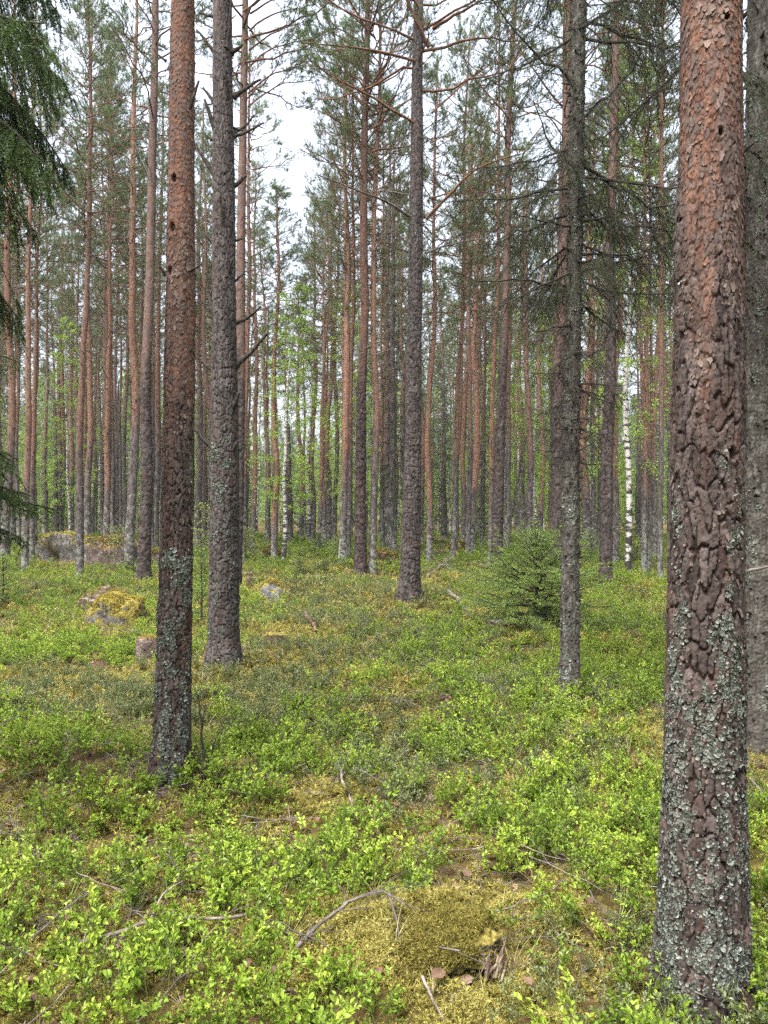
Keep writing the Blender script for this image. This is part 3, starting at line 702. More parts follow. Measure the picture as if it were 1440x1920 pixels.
gd = dens_bilberry(GX, GY)
mossv = np.clip(.55 - gd * .5 + (fbm2(GX * 1.7, GY * 1.7, 4, 88) - .5) * 1.6 + blobs(*pxy(GX, GY), [(700, 1820, 240, 90, 1), (50, 1440, 70, 30, 1), (560, 1240, 170, 40, .3)]), 0, 1)
mb = MB(); nx = len(gx); ny = len(gy)
i, j = np.meshgrid(np.arange(ny - 1), np.arange(nx - 1), indexing='ij')
mb.add(np.stack([GX, GY, GZ], -1).reshape(-1, 3), np.stack([i * nx + j, i * nx + j + 1, (i + 1) * nx + j + 1, (i + 1) * nx + j], -1).reshape(-1, 4), 0, True, mossv.ravel())
tag(obj('ground', mb.mesh('ground', [M_GROUND])), 'mossy forest floor under the undergrowth', None, None, 'structure')

# ------------------------------------------------------------------ small plants laid over the ground
def source_collection(name, meshes):
    c = bpy.data.collections.new(name)
    for i, (me, col) in enumerate(meshes):
        o = bpy.data.objects.new('%s_%02d' % (name, i), me); o.color = (*col, 1); c.objects.link(o)
    return c

def scatter(name, coll, nsrc, P, rot, scl, label, seed=1, idx=None):
    """one object whose points carry small plants (ground cover nobody could count)"""
    me = bpy.data.meshes.new(name); N = len(P)
    me.vertices.add(N); me.vertices.foreach_set('co', np.asarray(P, np.float32).ravel())
    a = me.attributes.new('rot', 'FLOAT_VECTOR', 'POINT'); a.data.foreach_set('vector', np.asarray(rot, np.float32).ravel())
    a = me.attributes.new('scl', 'FLOAT', 'POINT'); a.data.foreach_set('value', np.asarray(scl, np.float32))
    ix = np.random.default_rng(seed).integers(0, nsrc, N) if idx is None else idx
    a = me.attributes.new('idx', 'INT', 'POINT'); a.data.foreach_set('value', ix.astype(np.int32))
    o = tag(obj(name, me), label, None, None, 'stuff')
    g = bpy.data.node_groups.new(name, 'GeometryNodeTree')
    g.interface.new_socket('Geometry', in_out='INPUT', socket_type='NodeSocketGeometry'); g.interface.new_socket('Geometry', in_out='OUTPUT', socket_type='NodeSocketGeometry')
    n = g.nodes; L = g.links.new
    gi = n.new('NodeGroupInput'); go = n.new('NodeGroupOutput'); ci = n.new('GeometryNodeCollectionInfo'); ip = n.new('GeometryNodeInstanceOnPoints')
    ci.inputs['Collection'].default_value = coll; ci.inputs['Separate Children'].default_value = True; ci.inputs['Reset Children'].default_value = True
    def named(nm, t):
        q = n.new('GeometryNodeInputNamedAttribute'); q.data_type = t; q.inputs[0].default_value = nm; return q.outputs[0]
    e = n.new('FunctionNodeEulerToRotation'); L(named('rot', 'FLOAT_VECTOR'), e.inputs[0])
    ip.inputs['Pick Instance'].default_value = True
    L(gi.outputs[0], ip.inputs['Points']); L(ci.outputs[0], ip.inputs['Instance']); L(named('idx', 'INT'), ip.inputs['Instance Index'])
    L(e.outputs[0], ip.inputs['Rotation']); L(named('scl', 'FLOAT'), ip.inputs['Scale']); L(ip.outputs[0], go.inputs[0])
    md = o.modifiers.new('plants', 'NODES'); md.node_group = g
    return o

def spread_points(rng, bands, dens_fn, margin=1.25):
    """points in view-shaped bands of the ground: (y0, y1, per square metre, scale)"""
    X = []; S = []
    for (y0, y1, per, s) in bands:
        w = .53 * margin
        area = w * (y1 ** 2 - y0 ** 2); n = int(area * per)
        y = np.sqrt(rng.uniform(y0 ** 2, y1 ** 2, n)); x = rng.uniform(-1, 1, n) * (w * y + .25)
        k = rng.random(n) < dens_fn(x, y)
        X.append(np.stack([x[k], y[k]], -1)); S.append(np.full(k.sum(), s))
    X = np.concatenate(X); S = np.concatenate(S); x, y = X[:, 0], X[:, 1]
    z = hgt(x, y) + (1 - sstep(6, 22, np.hypot(x, y))) * ((fbm2(x * 7, y * 7, 3, 61) - .5) * .06 + (fbm2(x * 24, y * 24, 2, 62) - .5) * .022)
    return np.stack([x, y, z], -1), S

def sprig(seed, h=.19, nst=4, leaf=.022, lm=0, big=False, nl=8):
    rng = np.random.default_rng(seed); mb = MB()
    s = np.linspace(0, 1, 5)
    n = nst; az = rng.uniform(0, 6.28, n); tilt = rng.uniform(.15, .75, n); l = h * rng.uniform(.6, 1.15, n)
    D = np.stack([np.cos(az) * tilt, np.sin(az) * tilt, np.ones(n)], -1)
    P = rng.normal(0, .02, (n, 1, 3)) * np.array([1, 1, 0]) + nrm(D)[:, None] * (s[None, :, None] * l[:, None, None]) + np.cumsum(rng.normal(0, .006, (n, 5, 3)), 1)
    P[:, 0, 2] = -.02
    tubes(mb, P, np.full((n, 5), .0013), 3, 1)
    bi = np.repeat(np.arange(n), 4); A, T = path_at(P, bi, rng.uniform(.35, 1, len(bi)))
    D2 = nrm(T + perp(rng, T) * .9 + np.array([0, 0, .15])); l2 = rng.uniform(.25, .5, len(bi)) * h
    Q = A[:, None] + D2[:, None] * (np.linspace(0, 1, 3)[None, :, None] * l2[:, None, None])
    tubes(mb, Q, np.full((len(bi), 3), .0009), 3, 1)
    li = np.repeat(np.arange(len(bi)), nl); X, Y = path_at(Q, li, rng.uniform(.15, 1, len(li)))
    q = perp(rng, Y)
    Dl = nrm(Y * .6 + q * np.array([1, 1, .6]) * .9 + np.array([0, 0, .25]))
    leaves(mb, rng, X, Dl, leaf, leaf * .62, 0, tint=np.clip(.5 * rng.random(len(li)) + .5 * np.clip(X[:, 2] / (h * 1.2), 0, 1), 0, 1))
    return mb.mesh('sprig', [M_BILB if lm == 0 else M_LING, M_BSTEM])

rng = np.random.default_rng(3)
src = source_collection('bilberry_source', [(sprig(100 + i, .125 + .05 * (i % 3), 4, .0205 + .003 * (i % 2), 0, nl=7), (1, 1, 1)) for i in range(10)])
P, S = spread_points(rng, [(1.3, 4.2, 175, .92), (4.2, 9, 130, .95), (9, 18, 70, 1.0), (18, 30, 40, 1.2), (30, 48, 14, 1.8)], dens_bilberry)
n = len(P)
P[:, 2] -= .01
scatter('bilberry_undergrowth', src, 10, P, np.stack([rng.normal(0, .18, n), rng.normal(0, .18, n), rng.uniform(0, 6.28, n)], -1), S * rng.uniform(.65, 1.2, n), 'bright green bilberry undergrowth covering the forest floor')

def dens_ling(x, y):
    px, py = pxy(x, y)
    return np.clip(.20 + (fbm2(x * .9 + 40, y * .9, 4, 177) - .5) * 2.6 + .9 * blobs(px, py, [(130, 1300, 220, 50, 1), (620, 1140, 150, 45, .8), (100, 1130, 60, 20, .7), (900, 1120, 120, 25, .6), (480, 1310, 140, 40, .6), (700, 1340, 120, 25, .7), (990, 1300, 120, 45, .5), (1170, 1290, 60, 40, .5)])
                   - blobs(px, py, [(680, 1830, 240, 80, 1)]), 0, 1)
src = source_collection('lingonberry_source', [(sprig(200 + i, .10 + .03 * (i % 2), 6, .012, 1, nl=7), (1, 1, 1)) for i in range(6)])
P, S = spread_points(rng, [(1.3, 4.2, 110, 1.0), (4.2, 9, 95, 1.1), (9, 18, 50, 1.2), (18, 34, 20, 1.6)], dens_ling)
n = len(P)
scatter('lingonberry_undergrowth', src, 6, P, np.stack([rng.normal(0, .2, n), rng.normal(0, .2, n), rng.uniform(0, 6.28, n)], -1), S * rng.uniform(.7, 1.25, n), 'dull grey-green lingonberry and heather patches between the bilberry')

def moss_clump(seed, n=16, h=.030):
    """a clump of feathery moss: short fronds with side leaflets"""
    rng = np.random.default_rng(seed); mb = MB()
    az = rng.uniform(0, 6.28, n); tl = rng.uniform(.3, 1.4, n); D = nrm(np.stack([np.cos(az) * tl, np.sin(az) * tl, np.ones(n)], -1))
    B = rng.normal(0, .014, (n, 3)) * np.array([1, 1, .15]); l = h * rng.uniform(.7, 1.3, n)
    m = 9; bi = np.repeat(np.arange(n), m); s = np.tile(np.linspace(.15, 1, m), n)
    X = B[bi] + D[bi] * (l[bi] * s)[:, None]
    needles(mb, rng, X, D[bi], 2, .011, .0034, (.35, .8), 0, 0, np.clip(rng.random(n)[bi] * .6 + s * .4, 0, 1))
    return mb.mesh('moss_clump', [M_MOSS])

def dens_moss(x, y):
    px, py = pxy(x, y)
    return np.clip(.62 - .35 * dens_bilberry(x, y) + (fbm2(x * 1.7, y * 1.7, 4, 88) - .5) * 1.4 + blobs(px, py, [(680, 1830, 240, 80, 1), (50, 1440, 70, 30, 1), (560, 1240, 170, 40, .4), (210, 1155, 60, 25, 1)]), 0, 1)
src = source_collection('moss_source', [(moss_clump(300 + i), (1, 1, 1)) for i in range(6)])
P, S = spread_points(rng, [(1.3, 3.4, 1500, 1.0), (3.4, 6, 420, 1.5), (6, 11, 130, 2.2), (11, 22, 34, 3.6)], dens_moss, 1.15)
n = len(P); P[:, 2] -= .004
scatter('moss', src, 6, P, np.stack([rng.normal(0, .25, n), rng.normal(0, .25, n), rng.uniform(0, 6.28, n)], -1), S * rng.uniform(.7, 1.3, n), 'golden green feathery moss carpet between the shrubs')

def grass_tuft(seed):
    rng = np.random.default_rng(seed); mb = MB(); n = 14
    az = rng.uniform(0, 6.28, n); l = rng.uniform(.06, .20, n); s = np.linspace(0, 1, 5)
    d = np.stack([np.cos(az), np.sin(az), 0 * az], -1); b = rng.uniform(.3, 1.1, n)
    P = d[:, None] * (l[:, None] * b[:, None] * s ** 1.6)[..., None] + np.array([0, 0, 1.]) * (l[:, None] * (s - .45 * b[:, None] * s ** 2))[..., None]
    side = np.stack([-d[:, 1], d[:, 0], d[:, 2]], -1); w = .0016 * (1.05 - s)
    V = np.stack([P - side[:, None] * w[None, :, None], P + side[:, None] * w[None, :, None]], 2)
    o = (np.arange(n) * 10)[:, None, None] + (np.arange(4) * 2)[None, :, None] + np.array([0, 1, 3, 2])
    mb.add(V.reshape(-1, 3), o.reshape(-1, 4), 0, False, np.repeat(rng.random(n), 10))
    return mb.mesh('grass_tuft', [M_GRASS])
src = source_collection('grass_source', [(grass_tuft(400 + i), (1, 1, 1)) for i in range(5)])
P, S = spread_points(rng, [(1.3, 5, 26, 1.0), (5, 10, 34, 1.2), (10, 24, 16, 1.7)], lambda x, y: np.clip(.45 + (fbm2(x, y, 4, 277) - .5) * 3, 0, 1))
n = len(P)
scatter('dry_grass', src, 5, P, np.stack([rng.normal(0, .25, n), rng.normal(0, .25, n), rng.uniform(0, 6.28, n)], -1), S * rng.uniform(.6, 1.2, n), 'thin straw coloured grass wisps in the moss')

def litter_leaf(seed):
    rng = np.random.default_rng(seed); mb = MB(); k = 9
    a = np.linspace(0, 2 * np.pi, k, endpoint=False); r = rng.uniform(.7, 1.1, k) * .019
    V = np.stack([np.cos(a) * r * 1.3, np.sin(a) * r * .8, (np.sin(a + rng.random()) ** 2) * rng.uniform(.004, .016) + rng.uniform(-.002, .006, k)], -1)
    V = np.concatenate([[[0, 0, .003]], V]); f = np.array([[0, 1 + q, 1 + (q + 1) % k] for q in range(k)])
    mb.add(V, f, 0, True, rng.random()); return mb.mesh('litter_leaf', [M_LITTER])
def litter_twig(seed, L0=.30):
    rng = np.random.default_rng(seed); mb = MB(); s = np.linspace(0, 1, 7); L_ = L0 * rng.uniform(.6, 1.4)
    P = np.stack([(s - .5) * L_, np.cumsum(rng.normal(0, .012, 7)), .012 + np.abs(np.cumsum(rng.normal(0, .008, 7)))], -1)
    tubes(mb, P[None], np.linspace(1, .4, 7)[None] * .0028, 4, 0)
    for q in range(3):
        b = P[rng.integers(1, 6)]; d = nrm(np.array([rng.uniform(.2, 1), rng.normal(0, .9), rng.uniform(0, .5)]))
        tubes(mb, (b + d * (np.linspace(0, 1, 4)[:, None] * rng.uniform(.04, .14)))[None], np.linspace(1, .5, 4)[None] * .0016, 3, 0)
    return mb.mesh('litter_twig', [M_WOOD if seed % 2 else M_TWIG])
src = source_collection('litter_source', [(litter_leaf(500 + i), (1, 1, 1)) for i in range(5)] + [(litter_twig(520 + i), (1, 1, 1)) for i in range(7)])
P, S = spread_points(rng, [(1.3, 5, 150, .95), (5, 10, 45, 1.15), (10, 22, 8, 1.5)], lambda x, y: np.clip(.55 + (fbm2(x * 1.5, y * 1.5, 4, 377) - .5) * 3, 0, 1))
n = len(P); P[:, 2] += rng.uniform(.008, .055, n)
scatter('leaf_litter', src, 12, P, np.stack([rng.normal(0, .35, n), rng.normal(0, .35, n), rng.uniform(0, 6.28, n)], -1), S * rng.uniform(.6, 1.3, n), 'brown dead leaves and dry twigs strewn over the moss')

# ------------------------------------------------------------------ shared tree meshes
PT = [plain_trunk(600 + i).mesh('pine_stem', [M_PINE, M_TWIG]) for i in range(6)]
PC = []
for i in range(10):
    zc = [8.2, 9.4, 10.2, 7.4, 9.0, 10.8, 8.6, 9.8, 7.8, 9.2][i]
    PC.append(pine_crown(700 + i, 18., zc, [2.0, 1.7, 1.6, 1.9, 2.2, 1.5, 1.8, 1.9, 1.6, 2.1][i], 62, 30, .86, 2.5).mesh('pine_crown', PINE_MATS))
BT = [plain_trunk(640 + i, 13., .06, 10, 50, .6).mesh('birch_stem', [M_BIRCH, M_BTWIG]) for i in range(3)]
BC = [birch_crown(740 + i, 13., 2.4, 1.9, 54, 9500, .062).mesh('birch_crown', [M_BTWIG, M_BLEAF]) for i in range(3)]
ST = [plain_trunk(660 + i, 12., .10, 10, 40, .3).mesh('spruce_stem', [M_PINE, M_DARKTWIG]) for i in range(2)]
SC = [spruce_crown(760 + i, 12., .8, 1.7, 150, 1., None, .13, .05, .017, 46, fine=True).mesh('spruce_crown', [M_DARKTWIG, M_SPRUCE]) for i in range(3)]

TREES = []
def tilt(e, base, top, ty):
    """lean the tree so that its stem passes the point seen at the top pixel"""
    if top is None: return
    q = atd(top, ty, base[1]); e.rotation_euler[1] = math.atan2(q[0] - base[0], q[2] - base[2])

def tree(kind, base, r, H, label, group=None, top=None, ty=640, col=(.35, 1, .5), var=0, cs=1.0, rot=0., trunk=None, crown=None, crown_scale=None):
    e = empty({'pine': 'pine_tree', 'birch': 'birch_tree', 'spruce': 'spruce_tree'}[kind], base)
    tag(e, label, 'tree', group)
    tilt(e, base, top, ty)
    Ts, Cs, H0, r0 = {'pine': (PT, PC, 18., .1), 'birch': (BT, BC, 13., .06), 'spruce': (ST, SC, 12., .10)}[kind]
    t = obj('trunk', trunk or Ts[var % len(Ts)], e, color=col)
    if trunk is None: t.scale = (r / r0, r / r0, H / H0); t.rotation_euler[2] = rot
    if crown is not False:
        c = obj('crown', crown or Cs[var % len(Cs)], e)
        if crown is None: c.scale = (cs, cs, H / H0); c.rotation_euler[2] = rot * 1.7 + var
    TREES.append((base[0], base[1]))
    return e

# ------------------------------------------------------------------ the modelled near trees
def wz(py, d): return 1.6 + (960 - py) / F * d

# big pine close to the camera
d = 2.40; B = np.array([(1316 - 720) / F * d, d, 0.]); B[2] = float(hgt(B[0], B[1])) + .0
W = [(wz(p, d) - B[2], w / F * d) for p, w in ((1905, 160), (1700, 153), (1300, 142), (1000, 134), (600, 125), (250, 117), (0, 112))]; W[0] = (0.0, W[0][1])
fr = -math.pi / 2
def thpx(px, cx, w): return fr + math.asin(max(-.95, min(.95, (px - cx) / (w * .5))))
mbk, surf, zv = bark_trunk(21, W, 17., .0034, wz(480, d) - .0, d, pits=[(thpx(1338, 1330, 116), wz(92, d), .013, .02), (thpx(1336, 1318, 140), wz(885, d), .014, .022), (thpx(1360, 1320, 150), wz(1460, d), .016, .02), (thpx(1347, 1320, 155), wz(1652, d), .012, .018),
                        (thpx(1318, 1322, 128), wz(305, d), .010, .012)], flakes=8500, cell=(.027, .095), ash=.0)
e = tree('pine', B, .13, 17., 'thick flaky-barked pine with lichen on its foot, nearest tree of all', top=1329, ty=0, trunk=mbk.mesh('near_pine_stem', [M_HI], True), crown=pine_crown(31, 17, 9, 2.0, 60, 10, .8, 6).mesh('near_pine_crown', PINE_MATS))
spots = [(fr - .2, .35, .75, .25, 1500, .010), (fr - .1, .85, .7, .18, 1000, .010), (fr + .25, 1.05, .35, .12, 500, .011), (fr - 1.3, .8, .22, .5, 1700, .010), (fr - 1.35, .2, .25, .25, 900, .011), (fr + .25, 1.40, .10, .07, 90, .010), (fr + .5, 1.55, .08, .05, 60, .010),
         (fr + .12, 1.25, .10, .06, 70, .010), (fr + 1.0, 1.0, .25, .4, 260, .009), (fr + 1.2, .4, .3, .3, 400, .010), (fr + .1, 1.72, .10, .03, 30, .009), (fr + 2.5, .6, .6, .4, 500, .010), (fr + .3, .15, .6, .12, 600, .011)]
obj('lichen', lichen_mesh(5, surf, spots, 'near_pine_lichen'), e)
def stub(parent, a, b, r, name='dead_branch', seed=0, mats=None, fork=1, inv=None):
    """one dead branch stub from a to b (world points), as a child of its tree"""
    rng = np.random.default_rng(seed); mb = MB(); k = 7; s = np.linspace(0, 1, k)[:, None]
    a = np.asarray(a, float); b = np.asarray(b, float); L_ = np.linalg.norm(b - a)
    P = a * (1 - s) + b * s + np.cumsum(rng.normal(0, .03, (k, 3)), 0) * L_ * .5 + np.array([0, 0, 1.]) * (s * (1 - s)) * L_ * rng.uniform(-.35, .15)
    P[0] = a
    rr = r * np.interp(s[:, 0], [0, .1, .5, 1], [1.7, 1.05, .8, .45])
    tubes(mb, P[None], rr[None], 7, 0); 
    ii = len(P) - 1
    tubes(mb, np.stack([P[-1], P[-1] + (P[-1] - P[-2]) * .12])[None], np.array([[rr[-1], rr[-1] * .2]]), 7, 0)
    for q in range(fork):
        p0 = P[rng.integers(2, 6)]; dv = nrm((b - a) / L_ + rng.normal(0, .7, 3)); l = L_ * rng.uniform(.12, .35)
        tubes(mb, (p0 + dv * (np.linspace(0, 1, 4)[:, None] * l))[None], np.linspace(1, .3, 4)[None] * r * .4, 5, 0)
    o = obj(name, mb.mesh('dead_branch', [mats or M_DARKTWIG]))
    o.parent = parent
    bpy.context.view_layer.update()
    o.matrix_parent_inverse = parent.matrix_world.inverted()
    return o
stub(e, atd(1385, 292, d) + np.array([0, .02, 0]), atd(1410, 268, d), .009, seed=3, fork=0)
stub(e, atd(1372, 1085, d) + np.array([0, .02, 0]), atd(1446, 1062, d - .05), .007, seed=4, mats=M_WOOD, fork=0)

# slim flaky pine a few steps away
B = at(322, 1462); d = B[1]
W = [(wz(p, d) - B[2], w / F * d) for p, w in ((1462, 74), (1380, 68), (1200, 62), (900, 59), (600, 57), (300, 51), (0, 45))]; W[0] = (0, W[0][1])
mbk, surf, zv = bark_trunk(22, W, 17., .0055, wz(720, d) - B[2], d, flakes=6000, cell=(.026, .085), pits=[(thpx(322, 330, 52), wz(345, d) - B[2], .02, .015), (thpx(318, 330, 55), wz(435, d) - B[2], .025, .015), (thpx(312, 328, 56), wz(515, d) - B[2], .02, .015)])
e = tree('pine', B, .1, 17., 'reddish flaky pine with grey lichen bands above a dead sapling', top=345, ty=0, trunk=mbk.mesh('slim_pine_stem', [M_HI], True), crown=pine_crown(32, 17, 8.5, 1.9, 60, 10, .8, 6).mesh('slim_pine_crown', PINE_MATS))
spots = [(fr, 1.22, .5, .05, 420, .016), (fr + .2, .95, .5, .12, 300, .013), (fr - .3, .72, .7, .15, 420, .014), (fr + .2, .3, .8, .2, 700, .014), (fr - 1.2, .9, .25, .5, 300, .012), (fr + 1.2, .8, .25, .5, 300, .013), (fr + 1.2, 1.75, .1, .06, 40, .013), (fr, .12, .8, .1, 300, .015)]
obj('lichen', lichen_mesh(6, surf, spots, 'slim_pine_lichen'), e)
for q, (a, b, r) in enumerate([((349, 216), (375, 150), .014), ((352, 512), (373, 499), .011), ((312, 515), (300, 500), .013), ((350, 812), (358, 788), .012), ((350, 668), (360, 655), .008), ((312, 115), (287, 90), .007), ((312, 805), (303, 803), .006)]):
    stub(e, atd(*a, d - .03), atd(*b, d - .05), r, seed=40 + q, fork=0)

# grey pine beside it, full of dead stubs
B = at(420, 1252); d = B[1]
W = [(wz(p, d) - B[2], w / F * d) for p, w in ((1252, 66), (1200, 58), (1000, 54), (800, 52), (600, 45), (400, 42), (200, 38), (0, 36))]; W[0] = (0, W[0][1])
mbk, surf, zv = bark_trunk(23, W, 18., .0075, 6.6, d, cell=(.028, .085), amp=1.1, ash=.4)
GP = tree('pine', B, .14, 18., 'dark grey pine bristling with broken dead branch stubs', top=416, ty=0, trunk=mbk.mesh('grey_pine_stem', [M_HI], True), crown=pine_crown(33, 18, 9, 2.0, 60, 12, .8, 7.2).mesh('grey_pine_crown', PINE_MATS))
obj('lichen', lichen_mesh(7, surf, [(fr, 2.1, .7, .25, 330, .020), (fr, 1.3, .7, .3, 160, .018), (fr, .6, .8, .3, 200, .018), (fr - 1.1, 1.6, .3, .5, 160, .018), (fr + 1., 1.2, .3, .5, 160, .018)], 'grey_pine_lichen'), GP)
for q, (a, b, r, dy) in enumerate([((402, 32), (372, 25), .010, 0), ((402, 97), (367, 60), .012, 0), ((434, 98), (455, 85), .018, -.05), ((423, 92), (428, 2), .016, -.16), ((437, 182), (490, 146), .016, 0), ((402, 190), (382, 163), .013, 0), ((408, 252), (382, 184), .019, -.08),
          ((436, 257), (492, 226), .012, 0), ((437, 250), (472, 214), .010, .1), ((397, 263), (377, 249), .009, 0), ((406, 332), (363, 262), .016, 0), ((434, 352), (462, 328), .017, 0), ((419, 442), (416, 366), .017, -.17), ((398, 452), (384, 438), .013, 0), ((438, 452), (458, 446), .010, 0),
          ((402, 532), (385, 512), .011, 0), ((424, 534), (436, 488), .012, -.16), ((438, 530), (458, 511), .009, 0), ((408, 604), (390, 549), .022, -.06), ((438, 607), (489, 575), .014, 0), ((438, 692), (502, 628), .019, 0), ((402, 697), (357, 662), .012, 0), ((406, 848), (355, 795), .015, 0),
          ((432, 772), (449, 737), .022, -.12), ((432, 850), (447, 823), .016, -.14), ((440, 846), (462, 832), .010, 0), ((399, 940), (383, 924), .009, 0), ((425, 185), (423, 130), .014, -.16), ((437, 240), (481, 258), .007, .1), ((400, 575), (366, 560), .007, .1)]):
    stub(GP, atd(*a, d + dy * .4), atd(*b, d + dy), r * 1.45, seed=60 + q, fork=1 + q % 2)

# dark plated pine in the middle of the glade
B = at(768, 1126); d = B[1]
W = [(wz(p, d) - B[2], w / F * d) for p, w in ((1126, 46), (1090, 39), (1000, 35), (800, 31), (600, 28), (400, 26), (200, 22), (0, 19))]; W[0] = (0, W[0][1])
mbk, surf, zv = bark_trunk(24, W, 18.5, .012, 9.8, d, cell=(.042, .11), amp=1.6, ash=.35)
def limb(pts, dys, r, lv):
    q = np.array([atd(x, y, d + dy) for (x, y), dy in zip(pts, dys)]) - B
    return (q, r, lv)
EX = [limb([(767, 413), (713, 377), (667, 362), (580, 330)], [0, -.3, -.6, -.9], .028, .0), limb([(765, 371), (715, 366), (672, 362)], [0, .3, .5], .017, 0), limb([(787, 407), (827, 363), (873, 313), (960, 288)], [0, -.2, -.4, -.6], .030, .5),
      limb([(787, 477), (833, 453), (913, 443)], [0, .3, .6], .022, 0), limb([(788, 371), (840, 362), (900, 352)], [0, .4, .8], .018, .3), limb([(775, 240), (693, 197), (640, 170), (580, 133)], [0, -.4, -.7, -1], .026, .8),
      limb([(775, 118), (693, 92), (620, 82), (547, 77)], [0, -.3, -.6, -.9], .026, .9), limb([(784, 88), (762, 45), (740, 0), (715, -60)], [0, -.1, -.2, -.3], .045, .9), limb([(792, 52), (830, 20), (873, 0), (930, -40)], [0, -.2, -.4, -.6], .034, .9),
      limb([(790, 212), (830, 170), (880, 127), (940, 100)], [0, .2, .4, .6], .020, .8), limb([(768, 470), (740, 448), (712, 440)], [0, -.2, -.4], .015, 0), limb([(764, 527), (740, 522), (712, 527)], [0, -.2, -.3], .013, 0), limb([(786, 425), (795, 440), (785, 470), (745, 545)], [-.1, -.2, -.3, -.5], .010, 0),
      limb([(785, 570), (815, 560), (845, 540)], [0, .1, .2], .011, 0), limb([(790, 268), (830, 250), (860, 235)], [0, .2, .4], .012, .4), limb([(783, 805), (800, 795), (806, 790)], [0, .1, .1], .010, 0), limb([(783, 890), (795, 888), (802, 889)], [0, 0, 0], .010, 0),
      limb([(760, 640), (700, 665), (690, 680)], [0, .2, .4], .008, 0), limb([(762, 330), (770, 300), (776, 275)], [-.1, -.2, -.3], .014, 0)]
tree('pine', B, .16, 18.5, 'dark plate-barked pine standing alone in the open glade', top=790, ty=0, trunk=mbk.mesh('glade_pine_stem', [M_HI], True), crown=pine_crown(34, 18.5, 8.4, 2.6, 70, 8, 1.0, 5.5, extra=EX).mesh('glade_pine_crown', PINE_MATS))

# rust pine with rising branches
B = at(676, 1080); d = B[1]
W = [(wz(p, d) - B[2], w / F * d) for p, w in ((1080, 27), (1040, 22), (900, 19), (640, 17), (300, 14), (0, 10))]; W[0] = (0, W[0][1])
mbk, surf, zv = bark_trunk(25, W, 17.5, .022, 5.2, d, cell=(.07, .16), amp=2.2)
EX = [limb([(688, 620 - 62 * k), (688 + s_ * 30, 575 - 62 * k), (688 + s_ * 62, 500 - 66 * k), (688 + s_ * 95, 420 - 70 * k)], [0, a_ * .3, a_ * .7, a_], .022, lv) for k, s_, a_, lv in ((0, 1, .5, 0), (.6, -1, -.6, 0), (1.5, -1, .4, .2), (2.3, 1, -.5, .3), (3, -1.2, -.6, .5), (3.8, 1, .6, .6), (4.4, -1.3, .2, .8), (5.2, -1, -.8, .9), (6, 1.1, .5, .9), (6.6, -1.3, .5, 1), (7.4, 1, -.6, 1))]
EX += [limb([(672, 760), (657, 725), (645, 700)], [0, -.1, -.2], .012, 0), limb([(690, 760), (730, 740), (760, 715)], [0, .1, .1], .014, 0), limb([(690, 700), (735, 690), (762, 660)], [0, .1, .3], .012, 0), limb([(690, 890), (705, 888), (722, 884)], [0, -.1, -.1], .011, 0), limb([(690, 858), (696, 852), (712, 850)], [0, -.1, -.1], .009, 0)]
EX += [limb([(690, y0), (650, y0 - 38), (605, y0 - 62), (556, y0 - 78)], [0, a_ * .4, a_ * .8, a_], .026, 1.) for y0, a_ in ((280, -.4), (215, .7), (160, -.8), (120, .3), (70, -.5), (30, .5))]
tree('pine', B, .1, 17.5, 'rust-stemmed pine with steeply rising branches beside the glade pine', top=690, ty=0, trunk=mbk.mesh('rising_pine_stem', [M_HI], True), crown=pine_crown(35, 17.5, 9.2, 2.7, 66, 18, 1., 3.5, extra=EX, asc=10).mesh('rising_pine_crown', PINE_MATS))

# other modelled pines of the middle ground: base px, py, (py, width) ..., top px at y, turning height, label
MID = [(269, 1094, ((1094, 30), (1060, 24), (900, 21), (640, 18), (300, 16), (0, 12)), 285, 300, 4.6, 'pine with grey foot and rust top, thickest stem before the long boulder'),
       (1041, 1078, ((1078, 36), (1000, 28), (640, 26), (300, 21), (0, 17)), 1062, 100, 5.2, 'rough dark pine standing directly behind the young spruce bush'),
       (1135, 1106, ((1106, 30), (1060, 25), (900, 22), (640, 19), (300, 16), (0, 13)), 1147, 300, 6.5, 'grey-barked pine closest in front of the white birch'),
       (930, 1078, ((1078, 26), (1000, 21), (800, 18), (640, 16), (300, 12), (0, 9)), 956, 350, 6.0, 'dusky pine leaning slightly over the fallen branches'),
       (441, 1112, ((1112, 24), (900, 20), (600, 18), (300, 16), (0, 12)), 455, 100, 4.2, 'rust pine half hidden behind the stub-covered grey pine')]
for q, (bx, by, ws, tx, ty, tr, lab) in enumerate(MID):
    B = at(bx, by); d = B[1]
    W = [(wz(p, d) - B[2], w / F * d) for p, w in ws]; W[0] = (0, W[0][1])
    mbk, surf, zv = bark_trunk(50 + q, W, 17.5, .018 + .0006 * d, tr, d, cell=(.050, .12), amp=1.4, ash=.2)
    tree('pine', B, .1, 17.5, lab, top=tx, ty=ty, trunk=mbk.mesh('mid_pine_stem', [M_HI], True), var=q * 3 + 1, cs=1.05, crown=None if q < 4 else pine_crown(39, 17.5, 9.2, 2.0, 66, 14, 1.1, 4.5, extra=[limb([(452, y0), (485, y0 - 28), (520, y0 - 42), (560 + 12 * (k_ % 2), y0 - 50)], [0, a_ * .4, a_ * .8, a_], .020, 1.) for k_, (y0, a_) in enumerate(((175, -.3), (130, .5), (95, -.6), (60, .2), (25, -.3), (200, .6)))]).mesh('mid_pine_crown', PINE_MATS))

